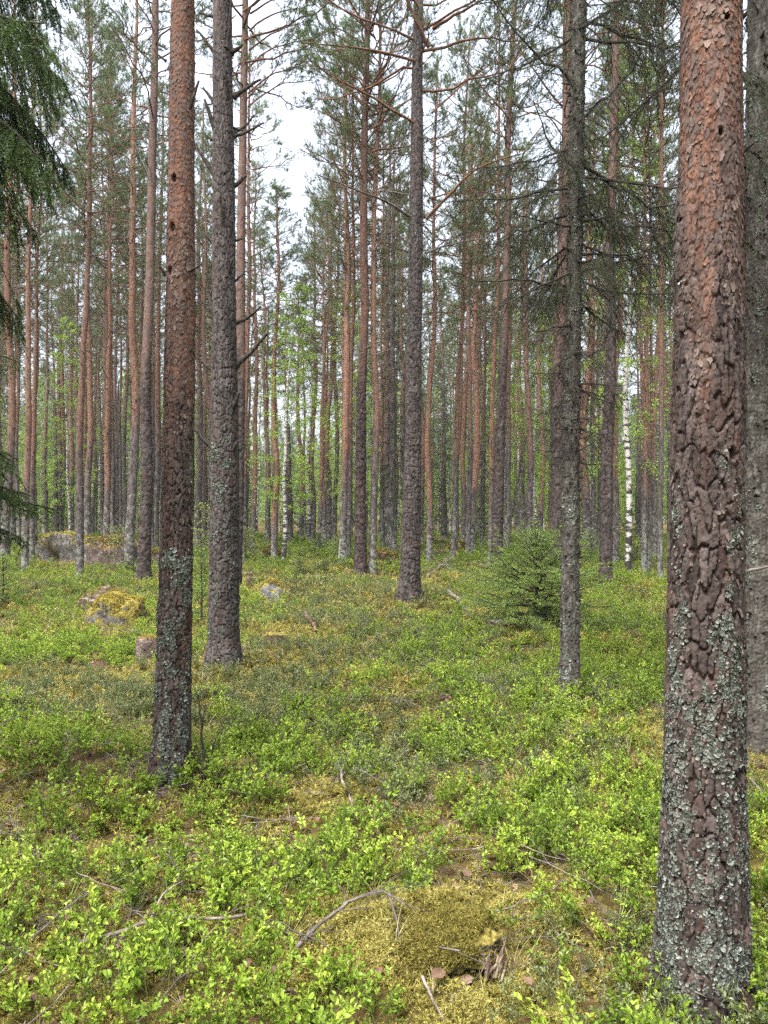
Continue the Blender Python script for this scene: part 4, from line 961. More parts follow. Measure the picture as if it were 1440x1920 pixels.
# near spruce with hanging twigs, and its twin at the edge of view
def spruce_near(seed, bx, by, ws, tx, ty, label, H, zlive, Rm, nb, sidebias=None):
    B = at(bx, by); d = B[1]
    W = [(wz(p, d) - B[2], w / F * d) for p, w in ws]; W[0] = (0, W[0][1])
    mbk, surf, zv = bark_trunk(seed, W, H, .0085, 50, d, style='spruce', cell=(.022, .030), amp=1.2)
    rng = np.random.default_rng(seed)
    lichen_mesh(seed + 1, surf, [(fr, .2 + .3 * k, 1.2, .18, 110, .016) for k in range(int(zv / .3))], '', mbk)
    m = 420; t = rng.uniform(0, 6.28, m); z = rng.uniform(.15, zv, m); Pp, Nn, _ = surf(t, z)
    D = nrm(Nn + rng.normal(0, .3, Nn.shape)); l = rng.uniform(.012, .032, m) * rng.choice([1, 1, 1, 1, 2.6], m)
    tubes(mbk, Pp[:, None] + D[:, None] * (np.linspace(-.2, 1, 3)[None, :, None] * l[:, None, None]), np.array([[1.5, 1., .45]]) * rng.uniform(.004, .011, (m, 1)), 5, 0, None, True, (.055, .047, .040))
    e = tree('spruce', B, .08, H, label, top=tx, ty=ty, trunk=mbk.mesh('near_spruce_stem', [M_HI], True), crown=False)
    mb = MB(); tt = np.sort(rng.random(nb)); z = 1.9 + (H - 2.2) * tt ** 1.3
    L_ = np.interp(z, [1.9, 2.6, 3.6, 5.5, H * .7, H], [.35, .7, 1.15, 1.6, 1.3, .2]) * rng.uniform(.6, 1.15, nb) * Rm
    az = np.arange(nb) * 2.4 + rng.uniform(-.7, .7, nb)
    live = np.interp(z, [2.4, zlive, zlive + 1.6], [.04, .28, .6]) * rng.choice([.3, 1, 1, 1.3], nb); live = np.clip(live, 0, 1)
    spruce_limbs(mb, rng, np.stack([0 * z, 0 * z, z], -1), az, L_, R(1) * rng.uniform(-22, 6, nb), rng.uniform(.05, .32, nb), live, .030, .42, .85, .017, .0034, 230, .25, r0=.012)
    obj('crown', mb.mesh('near_spruce_crown', [M_DARKTWIG, M_SPRUCE]), e)
    return e
NS = spruce_near(91, 1068, 1308, ((1308, 40), (1250, 37), (1000, 33), (700, 31), (300, 29), (0, 28)), 1086, 0, 'slender grey spruce with drooping twiggy branches before the young spruce bush', 12., 3.2, 1.0, 104)
spruce_near(92, 1424, 1398, ((1398, 88), (1300, 78), (900, 72), (400, 64), (0, 58)), 1432, 300, 'thick grey spruce partly cut off behind the nearest flaky pine', 13., 2.8, 1.05, 84)

# spruce standing just outside the picture, whose boughs hang into it
d = 3.7; B = np.array([-2.55, d, 0.]); B[2] = float(hgt(B[0], B[1]))
e = tree('spruce', B, .11, 12., 'spruce outside the view with dark boughs hanging in beside the reddish pine', crown=False, col=(.9, 0, .45))
rng = np.random.default_rng(95); mb = MB()
def bough(end, dy, z0):
    q = atd(*end, d + dy) - B; az = math.atan2(q[1], q[0]); ln = math.hypot(q[0], q[1]); return (az, ln, z0 - B[2], q[2])
for (end, dy, up, hang, sl) in [((140, 60), .3, .55, 1.1, .42), ((125, 160), -.2, .75, 1.2, .46), ((132, 330), .1, .85, 1.1, .44), ((112, 300), -.5, .6, 1.2, .46), ((70, 470), .4, .6, 1.2, .44), ((28, 590), -.1, .6, 1.2, .44), ((100, 20), -.6, .4, 1.2, .44), ((35, 400), -.6, .5, 1.3, .44), ((15, 300), .5, .5, 1.1, .4), ((150, -60), .0, .4, 1., .4), ((60, 250), .2, .6, 1.2, .44), ((20, 120), -.2, .5, 1.2, .4),
                                ((128, 945), .1, .22, .35, .36), ((60, 905), -.3, .25, .5, .36), ((20, 860), .3, .3, .6, .4), ((40, 980), .45, .2, .5, .34), ((85, 925), -.1, .2, .4, .36)]:
    q = atd(*end, d + dy) - B; az = math.atan2(q[1], q[0]); ln = math.hypot(q[0], q[1])
    z0 = q[2] + up
    low = end[1] > 800
    # start height is 'up' above the tip; the limb droops to it
    spruce_limbs(mb, rng, np.array([[0, 0, z0]]), np.array([az]), np.array([ln]), np.array([0.]), np.array([up / ln + .12]), np.array([1.0]), .011 if not low else .02, sl * 1.1, hang, .018, .0042, 520 if not low else 420, .12, r0=.014)
rz = np.random.default_rng(96); z = rz.uniform(1.2, 11.5, 40); az = rz.uniform(math.pi * .45, math.pi * 1.9, 40)
spruce_limbs(mb, rz, np.stack([0 * z, 0 * z, z], -1), az, 1.3 * (1.1 - z / 12) + .2, R(1) * rz.uniform(-15, 5, 40), rz.uniform(.1, .3, 40), np.full(40, .9), .07, .36, .8, .022, .005, 120)
obj('crown', mb.mesh('bough_spruce_crown', [M_DARKTWIG, M_SPRUCE]), e)

# ------------------------------------------------------------------ named trees of the middle distance
# kind, base px, base py, width px, top px, top y, turning height, rust, light, height, label
NAMED = [
 ('pine', 10, 1058, 15, 20, 640, 3.6, 1, .5, 17, 'sturdy rust pine at the far edge of the view beyond the low spruce bough'),
 ('pine', 46, 1078, 12, 52, 640, 3.2, 1, .5, 15, 'slim pine with bright rust stem rising behind the low spruce bough'),
 ('pine', 60, 1050, 9, 67, 640, 3.4, 1, .45, 15.5, 'thin pine just behind the bright rust pine by the low bough'),
 ('pine', 87, 1020, 8, 89, 640, 4.5, .6, .5, 16, 'thin greyish pine near the dark end of the long boulder'),
 ('pine', 113, 1012, 10, 116, 700, 4.0, 1, .45, 17, 'slender pine behind the long boulder, one of a close pair'),
 ('pine', 133, 1012, 10, 134, 700, 4.0, 1, .5, 17, 'brighter stem of the close pine pair behind the long boulder'),
 ('pine', 150, 1091, 14, 163, 150, 3.6, .75, .40, 13.2, 'dark reddish thin-crowned pine rising in front of the long boulder'),
 ('pine', 167, 1052, 12, 168, 640, 3.5, 1, .55, 17, 'pine directly behind the dark reddish one, stems almost touching'),
 ('birch', 186, 1004, 6, 187, 820, 0, 0, .5, 12, 'thin white birch far behind the boulder top'),
 ('pine', 195, 1056, 11, 203, 640, 2.6, 1, .52, 15, 'slim pale rust pine growing against the boulder side'),
 ('pine', 243, 1066, 17, 252, 200, 4.3, 1, .5, 17, 'straight pine with rosy upper stem at the boulder end'),
 ('pine', 373, 1030, 9, 374, 700, 2.2, 1, .5, 15, 'thin orange pine seen between the two nearer dark pines'),
 ('pine', 397, 1024, 7, 398, 700, 3, 1, .45, 16, 'very thin pine almost hidden by the stub-covered pine'),
 ('pine', 456, 1057, 11, 464, 640, 3.4, 1, .45, 16, 'slim pine just past the stub-covered pine, grey at its foot'),
 ('pine', 473, 1040, 10, 475, 640, 2.6, 1, .5, 14.5, 'orange-stemmed slim pine between stub-covered pine and leaning birch'),
 ('pine', 513, 1060, 12, 518, 680, 2.2, 1, .5, 11, 'short rust pine forking upward in front of the dark spruce'),
 ('birch', 533, 1058, 8, 549, 740, 0, 0, .5, 8, 'slim white birch leaning in front of the dark spruce'),
 ('spruce', 544, 1026, 14, 542, 800, 0, 0, .5, 5.6, 'dark bushy spruce behind the leaning birch'),
 ('birch', 577, 1025, 8, 578, 800, 0, 0, .5, 10, 'upright white birch next to the dark bushy spruce'),
 ('pine', 586, 1026, 9, 588, 760, 3.5, 1, .40, 16, 'dark red pine stem touching the upright birch'),
 ('pine', 597, 1036, 8, 603, 640, 2.8, .9, .48, 14, 'thin pine, first of the slim pair past the upright birch'),
 ('pine', 608, 1030, 10, 610, 640, 3.0, 1, .52, 15, 'paler of the slim pine pair past the upright birch'),
 ('pine', 627, 1022, 9, 630, 700, 4.8, .7, .42, 17, 'dusky slim pine at the edge of the orange cluster'),
 ('pine', 642, 1059, 14, 649, 640, 3.0, 1, .56, 15, 'brightest orange pine of the cluster beside the rising-branched pine'),
 ('pine', 653, 1054, 9, 655, 700, 3.6, 1, .45, 16, 'thinner pine leaning on the bright orange one'),
 ('pine', 698, 1078, 13, 710, 200, 3.6, 1, .5, 16.5, 'slim rust pine right behind the rising-branched pine'),
 ('pine', 718, 1034, 7, 719, 700, 3.2, .9, .45, 15, 'very slim pine in the gap before the glade pine'),
 ('spruce', 737, 1037, 14, 738, 800, 0, 0, .5, 13, 'dark spruce trunk with flared foot behind the glade'),
 ('pine', 791, 1030, 9, 794, 640, 3.2, 1, .45, 16, 'rust pine close behind the glade pine'),
 ('pine', 804, 1060, 11, 810, 640, 1.8, 1, .55, 14.5, 'light orange slim pine beside the glade pine'),
 ('pine', 848, 1060, 10, 858, 640, 3.6, .85, .48, 16, 'slim brown pine before the fallen logs'),
 ('pine', 870, 1038, 10, 878, 640, 2.8, 1, .47, 16, 'darker twin of the orange pair behind the fallen logs'),
 ('pine', 883, 1042, 14, 893, 640, 2.4, 1, .56, 16, 'broad bright orange pine of the pair behind the fallen logs'),
 ('birch', 907, 1016, 5, 911, 820, 0, 0, .5, 9, 'thin pale birch between the orange pair and the dusky pine'),
 ('pine', 919, 1070, 10, 924, 640, 2.6, 1, .5, 16, 'orange pine hugging the dusky leaning pine'),
 ('birch', 951, 1030, 7, 954, 780, 0, 0, .5, 10, 'speckled birch just past the dusky pine'),
 ('pine', 980, 1024, 12, 984, 640, 4.4, .7, .45, 17, 'brownish pine beyond the young spruce bush'),
 ('birch', 1001, 1022, 6, 1000, 780, 0, 0, .5, 11, 'straight white birch above the young spruce bush'),
 ('pine', 1014, 1024, 10, 1018, 640, 2.4, 1, .52, 16, 'orange pine right of nothing but the straight birch above the bush'),
 ('pine', 1101, 1040, 17, 1104, 640, 3.0, 1, .45, 17, 'stout rust pine between the slender spruce and the grey pine'),
 ('pine', 1153, 1062, 12, 1153, 640, 2.8, 1, .5, 16, 'rust pine shadowing the grey pine near the white birch'),
 ('birch', 1177, 1082, 11, 1183, 640, 0, 0, .5, 13, 'tall white birch with black foot, thickest of the birches'),
 ('pine', 1208, 1084, 10, 1210, 640, 3.2, 1, .48, 15, 'first rust pine past the thick birch'),
 ('pine', 1217, 1081, 7, 1218, 640, 3.4, .9, .48, 14.5, 'thinnest rust pine squeezed past the thick birch'),
 ('pine', 1228, 1052, 9, 1230, 640, 3.8, 1, .45, 16, 'brown pine seen in the narrow gap before the nearest pine'),
 ('pine', 1238, 1098, 10, 1241, 640, 4.5, .8, .45, 15, 'grey-footed pine grazing the edge of the nearest pine'),
 ('pine', 1408, 1040, 9, 1408, 640, 3.0, 1, .5, 16, 'slim pine in the gap between nearest pine and thick spruce'),
 ('pine', 500, 1023, 9, 492, 400, 3.2, .9, .5, 15.2, 'pine whose green top stands highest at the near side of the sky gap'),
 ('pine', 566, 1021, 9, 562, 500, 3.2, .9, .5, 13.2, 'lower pine top in the deepest part of the sky gap'),
 ('pine', 618, 1027, 10, 622, 400, 3.4, 1, .5, 17.4, 'tall pine crown closing the sky gap beside the rising-branched pine'),
 ('spruce', 152, 1020, 12, 152, 700, 0, 0, .5, 9.5, 'tall dark spruce beyond the rusty joined boulder'),
 ('spruce', 222, 1019, 12, 222, 700, 0, 0, .5, 8.0, 'dark spruce seen between the slim pale pine and the rosy straight pine'),
 ('spruce', 104, 1021, 11, 104, 700, 0, 0, .5, 7.0, 'dark spruce beyond the hollow end of the long boulder'),
 ('spruce', 832, 1022, 12, 832, 700, 0, 0, .5, 8.5, 'dark green spruce in the gap just past the glade pine'),
 ('spruce', 385, 1017, 11, 385, 700, 0, 0, .5, 7.5, 'dark spruce between the two nearer dark pines'),
 ('spruce', 1125, 1016, 11, 1125, 700, 0, 0, .5, 7.5, 'deep green spruce beyond the stout rust pine'),
 ('spruce', 1196, 1018, 11, 1196, 700, 0, 0, .5, 6.5, 'deep green spruce behind the tall thick birch'),
]
for q, (k, bx, by, w, tx, ty, tr, rust, li, H, lab) in enumerate(NAMED):
    lab = lab.replace('right of nothing but', 'next to')
    B = at(bx, by); d = B[1]
    tree(k, B, w * .5 / F * d, H, lab, {'pine': 'slim pines of the middle distance', 'birch': 'white birches among the pines', 'spruce': 'dark spruces among the pines'}[k], top=tx, ty=ty, col=(tr / 10, rust, li), var=q * 7 % 10, cs=.95 if k != 'spruce' else .8, rot=q * 1.3)

# ------------------------------------------------------------------ the crowd of slim trees deeper in the forest
rng = np.random.default_rng(77); taken = [(x, y) for x, y in TREES]; cnt = {'pine': 0, 'birch': 0, 'spruce': 0}
for _ in range(6000):
    if sum(cnt.values()) >= 165: break
    y = math.sqrt(rng.uniform(25 ** 2, 50 ** 2)); x = rng.uniform(-.60, .60) * y
    px = 720 + F * x / y
    if 430 < px < 640 and y < 37: continue
    if any((x - a) ** 2 + (y - b) ** 2 < 1.5 ** 2 for a, b in taken): continue
    u = rng.random(); k = 'pine' if u < .64 else ('birch' if u < .88 else 'spruce')
    if k == 'birch' and y < 30: continue
    taken.append((x, y)); cnt[k] += 1
    B = np.array([x, y, float(hgt(x, y))])
    H = {'pine': rng.uniform(14, 18.5), 'birch': rng.uniform(8, 13), 'spruce': rng.uniform(4, 11)}[k]
    if 430 < px < 640: H = min(H, 11.5 + (y - 37) * .25)
    lab, grp = {'pine': ('slim pine deep in the forest among many similar rust stems', 'slim pines deep in the forest'), 'birch': ('thin pale birch deep in the forest with light green leaves', 'thin birches deep in the forest'),
                'spruce': ('dark green spruce deep in the forest between pine stems', 'spruces deep in the forest')}[k]
    tree(k, B, {'pine': rng.uniform(.075, .13), 'birch': rng.uniform(.04, .07), 'spruce': .08 * H / 9}[k], H, lab, grp, col=(rng.uniform(.35, .65), rng.uniform(.6, .95), rng.uniform(.40, .54)), var=int(rng.integers(0, 30)), cs=rng.uniform(.8, 1.1) * (H / 12 if k == 'spruce' else 1), rot=rng.uniform(0, 6.28))
    TREES.append((x, y))
    o = COL.objects[-1].parent
    o.rotation_euler = (rng.normal(0, .012), rng.normal(0, .014), 0)

# ------------------------------------------------------------------ the wood that closes the view, read as one mass
def far_tree(seed, kind):
    mb = MB(); rng = np.random.default_rng(seed)
    if kind == 'pine':
        t = plain_trunk(seed, 17., .1, 7, 24); mb.v, mb.q, mb.t, mb.qm, mb.tm, mb.qs, mb.ts, mb.tint, mb.col, mb.n = t.v, t.q, t.t, t.qm, t.tm, t.qs, t.ts, t.tint, t.col, t.n
        mb.qm = [np.where(a == 1, 1, a) for a in mb.qm]
        nb = 50; tt = (np.arange(nb) + rng.random(nb)) / nb; z = 5.5 + 11.2 * tt; L_ = 2.2 * np.interp(tt, [0, .2, 1], [.6, 1, .2]) * rng.uniform(.6, 1.1, nb); az = np.arange(nb) * 2.4
        P = limb_paths(rng, np.stack([0 * z, 0 * z, z], -1), az, L_, R(1) * np.interp(tt, [0, 1], [10, 50]), rng.uniform(0, .3, nb)); tubes(mb, P, np.linspace(1, .3, 8)[None] * .014 * np.ones((nb, 1)), 3, 1)
        bi = rng.integers(0, nb, 2100); X, Y = path_at(P, bi, rng.uniform(.3, 1, 2100)); X = X + rng.normal(0, .16, X.shape)
        needles(mb, rng, X, Y + np.array([0, 0, .4]), 8, .15, .03, (.2, .9), 2)
        return mb.mesh('far_pine', [M_PINE, M_TWIG, M_NEEDLE])
    if kind == 'spruce':
        m_ = spruce_crown(seed, 10., .4, 1.7, 90, 1., None, .16, .09, .035, 22, fine=False); return m_.mesh('far_spruce', [M_DARKTWIG, M_SPRUCE])
    if kind == 'birch':
        m_ = birch_crown(seed, 12., 1.2, 2.3, 56, 5200, .13); m_b = plain_trunk(seed, 12., .06, 6, 20)
        m_.add(np.concatenate(m_b.v[:1]), m_b.q[0], 2, True)
        return m_.mesh('far_birch', [M_BTWIG, M_BLEAF, M_BIRCH])
    m_ = birch_crown(seed, 5.5, .3, 2.0, 44, 4200, .12); return m_.mesh('far_bush', [M_BTWIG, M_BLEAF])
far = [(far_tree(800 + i, 'pine'), (.35, .9, .5)) for i in range(4)] + [(far_tree(810 + i, 'spruce'), (.5, .5, .5)) for i in range(2)] + [(far_tree(820 + i, 'birch'), (.5, .5, .5)) for i in range(2)] + [(far_tree(830 + i, 'bush'), (.5, .5, .5)) for i in range(2)]
src = source_collection('far_source', far)
rng = np.random.default_rng(78); n = 1150
y = np.sqrt(rng.uniform(50 ** 2, 125 ** 2, n)); x = rng.uniform(-.68, .68, n) * y
ix = rng.choice(10, n, p=[.10, .10, .10, .10, .07, .07, .12, .12, .11, .11])
px = 720 + F * x / y; s = rng.uniform(.75, 1.05, n); s = np.where((px > 440) & (px < 630), s * .85, s)
s = np.where((px > 430) & (px < 640), s * .80, s)
# the same wood goes on beside and behind the place the picture is taken from
m = 900; bx = rng.uniform(-60, 60, m); by = rng.uniform(-48, 62, m); rr = np.hypot(bx, by)
kp = (rr > 4.2) & (np.abs(bx) > .66 * np.maximum(by, 0) + 2.6) | ((by < -2.5) & (rr > 4.0)); kp &= rng.random(m) < .62
bx = bx[kp]; by = by[kp]; m = len(bx)
x = np.concatenate([x, bx]); y = np.concatenate([y, by]); s = np.concatenate([s, rng.uniform(.85, 1.1, m)]); ix = np.concatenate([ix, rng.choice(10, m, p=[.18, .18, .18, .18, .05, .05, .06, .06, .03, .03])]); n = len(x)
scatter('far_forest', src, 10, np.stack([x, y, hgt(x, y)], -1), np.stack([0 * x, 0 * x, rng.uniform(0, 6.28, n)], -1), s, 'dense far forest of pines and birches surrounding the glade', idx=ix)

# ------------------------------------------------------------------ young spruces and saplings
def young(bx, by, h, w, label, seed, nb=70, mat_=None, col=None, nlen=.020, group=None, dens=200, name='young_spruce', cat='young tree'):
    B = at(bx, by); e = empty(name, B); tag(e, label, cat, group)
    rng = np.random.default_rng(seed); mb = MB()
    t = (np.arange(nb) + rng.random(nb)) / nb; z = .04 * h + h * .93 * t
    L_ = w * .5 * np.interp(t, [0, .25, .6, 1], [1, .95, .6, .08]) * rng.uniform(.75, 1.15, nb); az = np.arange(nb) * 2.4 + rng.uniform(-.5, .5, nb)
    spruce_limbs(mb, rng, np.stack([0 * z, 0 * z, z], -1), az, L_, R(1) * (np.interp(t, [0, 1], [4, 48]) + rng.uniform(-8, 10, nb)), np.interp(t, [0, 1], [.18, 0]) + 0 * az, np.ones(nb), .060, .42, .15, nlen, .0055, dens, .15, r0=.010)
    obj('crown', mb.mesh('young_spruce_crown', [M_DARKTWIG, mat_ or M_YOUNG]), e)
    m2 = MB(); s = np.linspace(0, 1, 8); P = np.stack([0 * s, 0 * s, -.1 + s * (h + .1)], -1) + np.random.default_rng(seed).normal(0, .004, (8, 3)); tubes(m2, P[None], np.linspace(1, .2, 8)[None] * (.008 + .010 * h), 7, 0)
    obj('trunk', m2.mesh('young_spruce_stem', [M_DARKTWIG]), e)
    return e
young(1006, 1174, 1.22, 2.5, 'bushy bright green young spruce beside the slender grey spruce', 101, 105)
young(562, 1086, .75, .8, 'small green spruce sapling in front of the leaning birch', 102, 50)
young(608, 1088, .36, .5, 'tiny dark spruce seedling between the small sapling and the rising-branched pine', 103, 30, M_SPRUCE)
young(556, 1116, .42, .4, 'tiny sparse spruce seedling beside the mossy grey stone', 104, 16, M_SPRUCE)
young(378, 1175, 1.15, .55, 'pale green young spruce squeezed between the two dark pines', 105, 60)
young(640, 1052, .9, 1.0, 'low light green spruce bush under the orange pine cluster', 106, 50)
young(598, 1048, .8, 1.1, 'light green spruce bush below the upright birch', 107, 50)
young(6, 1140, .9, .8, 'young spruce cut by the edge of the view below the bough', 108, 55)
young(1108, 1060, .9, .8, 'small spruce behind the slender grey spruce trunk', 109, 45)
young(250, 1085, .45, .7, 'dark little spruce at the foot of the thickest boulder-side pine', 110, 32, M_SPRUCE)
def sapling(bx, by, h, w, label, seed, n=500):
    B = at(bx, by); e = empty('birch_sapling', B); tag(e, label, 'young tree', None)
    obj('crown', birch_crown(seed, h, h * .15, w * .5, 26, n, .042).mesh('sapling_crown', [M_BTWIG, M_BLEAF]), e)
    m2 = MB(); s = np.linspace(0, 1, 8); P = np.stack([0 * s, 0 * s, -.1 + s * (h + .1)], -1); tubes(m2, P[None], np.linspace(1, .2, 8)[None] * (.006 + .006 * h), 6, 0)
    obj('trunk', m2.mesh('sapling_stem', [M_BTWIG]), e)
sapling(384, 1085, 1.7, 1.0, 'leafy birch sapling between the two dark pines', 121)
sapling(470, 1058, 1.0, 1.0, 'leafy sapling at the foot of the slim pines past the stub-covered pine', 122)
sapling(222, 1063, 1.1, 1.0, 'leafy sapling in front of the long boulder', 123)
sapling(1080, 1050, 1.3, 1.3, 'leafy sapling behind the young spruce bush', 124, 700)
sapling(1195, 1060, .8, 1.2, 'leafy sapling next to the thick white birch', 125)
sapling(985, 1040, 1.2, 1.2, 'leafy sapling beneath the straight white birch', 126, 700)

# ------------------------------------------------------------------ stones, stumps, logs and branches
def rock(name, px0, px1, ptop, pbase, label, seed, mt, depth=.7, flat=1.0, n=80, grp=None, mossy=2600, hollow=None, moss_m=None, top=.7):
    B = at((px0 + px1) / 2, pbase); d = B[1]; hw = (px1 - px0) / 2 / F * d * 1.12; h = (pbase - ptop) / F * d * 1.16 + .05
    th = np.linspace(0, np.pi, n // 2 + 1); ph = np.arange(n) * 2 * np.pi / n; PH, TH = np.meshgrid(ph, th)
    x = np.sin(TH) * np.cos(PH); y = np.sin(TH) * np.sin(PH); z = np.cos(TH)
    # blocky stone with broken facets
    sx = np.sign(x) * np.abs(x) ** .75; sy = np.sign(y) * np.abs(y) ** .75; sz = np.sign(z) * np.abs(z) ** top
    r = .80 + .42 * (fbm3(x * 1.3 + seed, y * 1.3, z * 1.3, 3, seed) - .5) * 2 * .6 + .16 * (np.abs(fbm3(x * 3, y * 3 + seed, z * 3, 4, seed + 4) - .5) * 2) - .03 + .10 * (fbm3(x * 9, y * 9, z * 9, 3, seed + 9) - .5)
    if hollow is not None:
        r = r * (1 - .62 * sstep(.62, .93, x * hollow[0] + y * hollow[1] + z * hollow[2]))
    V = np.stack([sx * r * hw * 1.12, sy * r * hw * depth, sz * r * h * .98 * flat], -1)
    k, q = np.meshgrid(np.arange(n // 2), np.arange(n), indexing='ij')
    f = np.stack([k * n + q, (k + 1) * n + q, (k + 1) * n + (q + 1) % n, k * n + (q + 1) % n], -1).reshape(-1, 4)
    m2 = MB(); m2.add(V.reshape(-1, 3), f, 0, True)
    if mossy:
        rg = np.random.default_rng(seed); c = rg.integers(0, n * (n // 2 - 4), mossy); X = V.reshape(-1, 3)[c + 2 * n]; Nn = nrm(X / np.array([hw, hw * depth, h]) ** 2)
        gate = fbm3(X[:, 0] / hw * 2, X[:, 1] / hw * 2, X[:, 2] / h * 2, 3, seed + 2) * 1.2 + Nn[:, 2] * 1.0
        X = X[gate > 1.0]; Nn = Nn[gate > 1.0]; D = nrm(Nn + rg.normal(0, .6, Nn.shape))
        needles(m2, rg, X, D, 5, .012 + .0016 * d, .003 + .0006 * d, (.1, .8), 1, .01)
    o = obj(name, m2.mesh(name, [mt, moss_m or M_MOSS]), loc=B + np.array([0, hw * depth * .5, 0])); tag(o, label, 'boulder' if 'boulder' in name else 'rock' if 'rock' in name else 'mound', grp); return o
GREY = ((.045, .040, .036), (.15, .137, .124), (.31, .29, .27)); PINK = ((.05, .035, .03), (.125, .092, .08), (.25, .20, .185))
MO = ((.08, .062, .015), (.19, .152, .033), (.31, .255, .07)); MB_ = ((.08, .045, .022), (.18, .11, .05), (.29, .21, .09)); MG = ((.09, .08, .02), (.19, .165, .04), (.30, .25, .07))
RM1 = rock_mat('long_boulder_stone', GREY, MG, 1.25); RM2 = rock_mat('rusty_stone', PINK, MB_, 1.3); RM3 = rock_mat('mossy_stone', GREY, MO, .75); RM4 = rock_mat('pink_stone', PINK, MO, 1.65); RM5 = rock_mat('grey_stone', ((.055, .054, .053), (.15, .148, .147), (.29, .285, .28)), MO, 1.15); RM6 = rock_mat('soil_mound', ((.02, .014, .01), (.06, .04, .025), (.13, .085, .05)), MB_, 1.2)
rock('boulder', 64, 180, 1003, 1058, 'long grey moss-topped boulder with a dark hollow at its end', 7, RM1, .8, hollow=(-.70, -.68, -.10), top=.5, mossy=5000)
rock('boulder', 163, 262, 1000, 1062, 'rusty brown boulder joined to the long mossy one', 9, RM2, .8, top=.5, mossy=4000)
rock('boulder', 158, 264, 1122, 1176, 'low rounded boulder capped with bright golden moss', 11, RM3, .9, mossy=7000, moss_m=M_GOLD)
rock('rock', 146, 238, 1106, 1146, 'flat pinkish rock just behind the golden-capped boulder', 13, RM4, .8)
rock('boulder', 252, 312, 1196, 1244, 'small pale stone with moss half behind the reddish flaky pine', 15, RM2, .8, moss_m=M_GOLD)
rock('rock', 490, 532, 1097, 1130, 'small pale grey stone sticking out of a moss hump', 17, RM5, .8, moss_m=M_GOLD)
rock('boulder', 484, 524, 1028, 1050, 'brown mossy boulder behind the short forking pine', 19, RM6, .9)
rock('boulder', 275, 304, 1036, 1066, 'mossy golden boulder between the thickest pine and the reddish pine', 21, RM2, .9, moss_m=M_GOLD)
rock('mound', 686, 746, 1034, 1056, 'dark hollowed mossy mound in the glade behind the pines', 23, RM6, .7)
rock('mound', 838, 884, 1020, 1044, 'mossy mound of an overturned root by the logs', 25, RM3, .8)
rock('boulder', 40, 78, 1010, 1034, 'distant grey stone beyond the long boulder', 27, RM1, .8)
rock('mound', 1078, 1110, 1060, 1078, 'brown litter mound behind the slender spruce', 29, RM2, .8)
rock('mound', 1155, 1180, 1072, 1084, 'orange moss mound at the foot of the thick birch', 30, RM3, .8, moss_m=M_GOLD)

def stump(bx, by, w, h, label, seed, top=True):
    B = at(bx, by); e = empty('tree_stump', B); tag(e, label, 'stump')
    rng = np.random.default_rng(seed); n = 40; zs = np.linspace(-.1, h, 16); th = np.arange(n) * 2 * np.pi / n; TH, Z = np.meshgrid(th, zs)
    rr = w * .5 * (1 + .45 * np.exp(-np.clip(Z, 0, 9) / (h * .4)) * (.5 + .5 * np.cos(TH * 5 + seed))) * (1 + .14 * (fbm3(np.cos(TH) * 3, np.sin(TH) * 3, Z * 8, 3, seed) - .5))
    Zt = Z + (Z > h * .9) * (fbm2(TH * 3, TH * 0 + seed, 3, seed) - .5) * h * .35
    V = np.stack([rr * np.cos(TH), rr * np.sin(TH), Zt], -1); k, q = np.meshgrid(np.arange(15), np.arange(n), indexing='ij')
    f = np.stack([k * n + q, k * n + (q + 1) % n, (k + 1) * n + (q + 1) % n, (k + 1) * n + q], -1).reshape(-1, 4)
    m2 = MB(); m2.add(V.reshape(-1, 3), f, 0, True); obj('bark', m2.mesh('stump_bark', [M_ROT]), e)
    m3 = MB(); Vt = [V[-1] * np.array([s, s, 1]) + np.array([0, 0, .004 * np.sin(s * 40)]) for s in np.linspace(1, .02, 9)]
    k, q = np.meshgrid(np.arange(8), np.arange(n), indexing='ij'); f = np.stack([k * n + q, k * n + (q + 1) % n, (k + 1) * n + (q + 1) % n, (k + 1) * n + q], -1).reshape(-1, 4)
    m3.add(np.stack(Vt).reshape(-1, 3), f, 0, True); obj('cut_top', m3.mesh('stump_top', [RM3 if top else M_WOOD]), e)
    return e
stump(166, 1152, .21, .22, 'old cut stump beside the golden-capped boulder', 201, False)
stump(517, 1216, .25, .17, 'low rotten stump with a mossy top in the brown patch', 202)
stump(938, 1186, .26, .14, 'squat decayed stump at the edge of the young spruce', 203, False)
stump(470, 1104, .16, .22, 'small broken stump past the stub-covered pine', 204, False)
stump(457, 1084, .40, .12, 'flat dark stump near the slim pines past the stub-covered pine', 205, False)

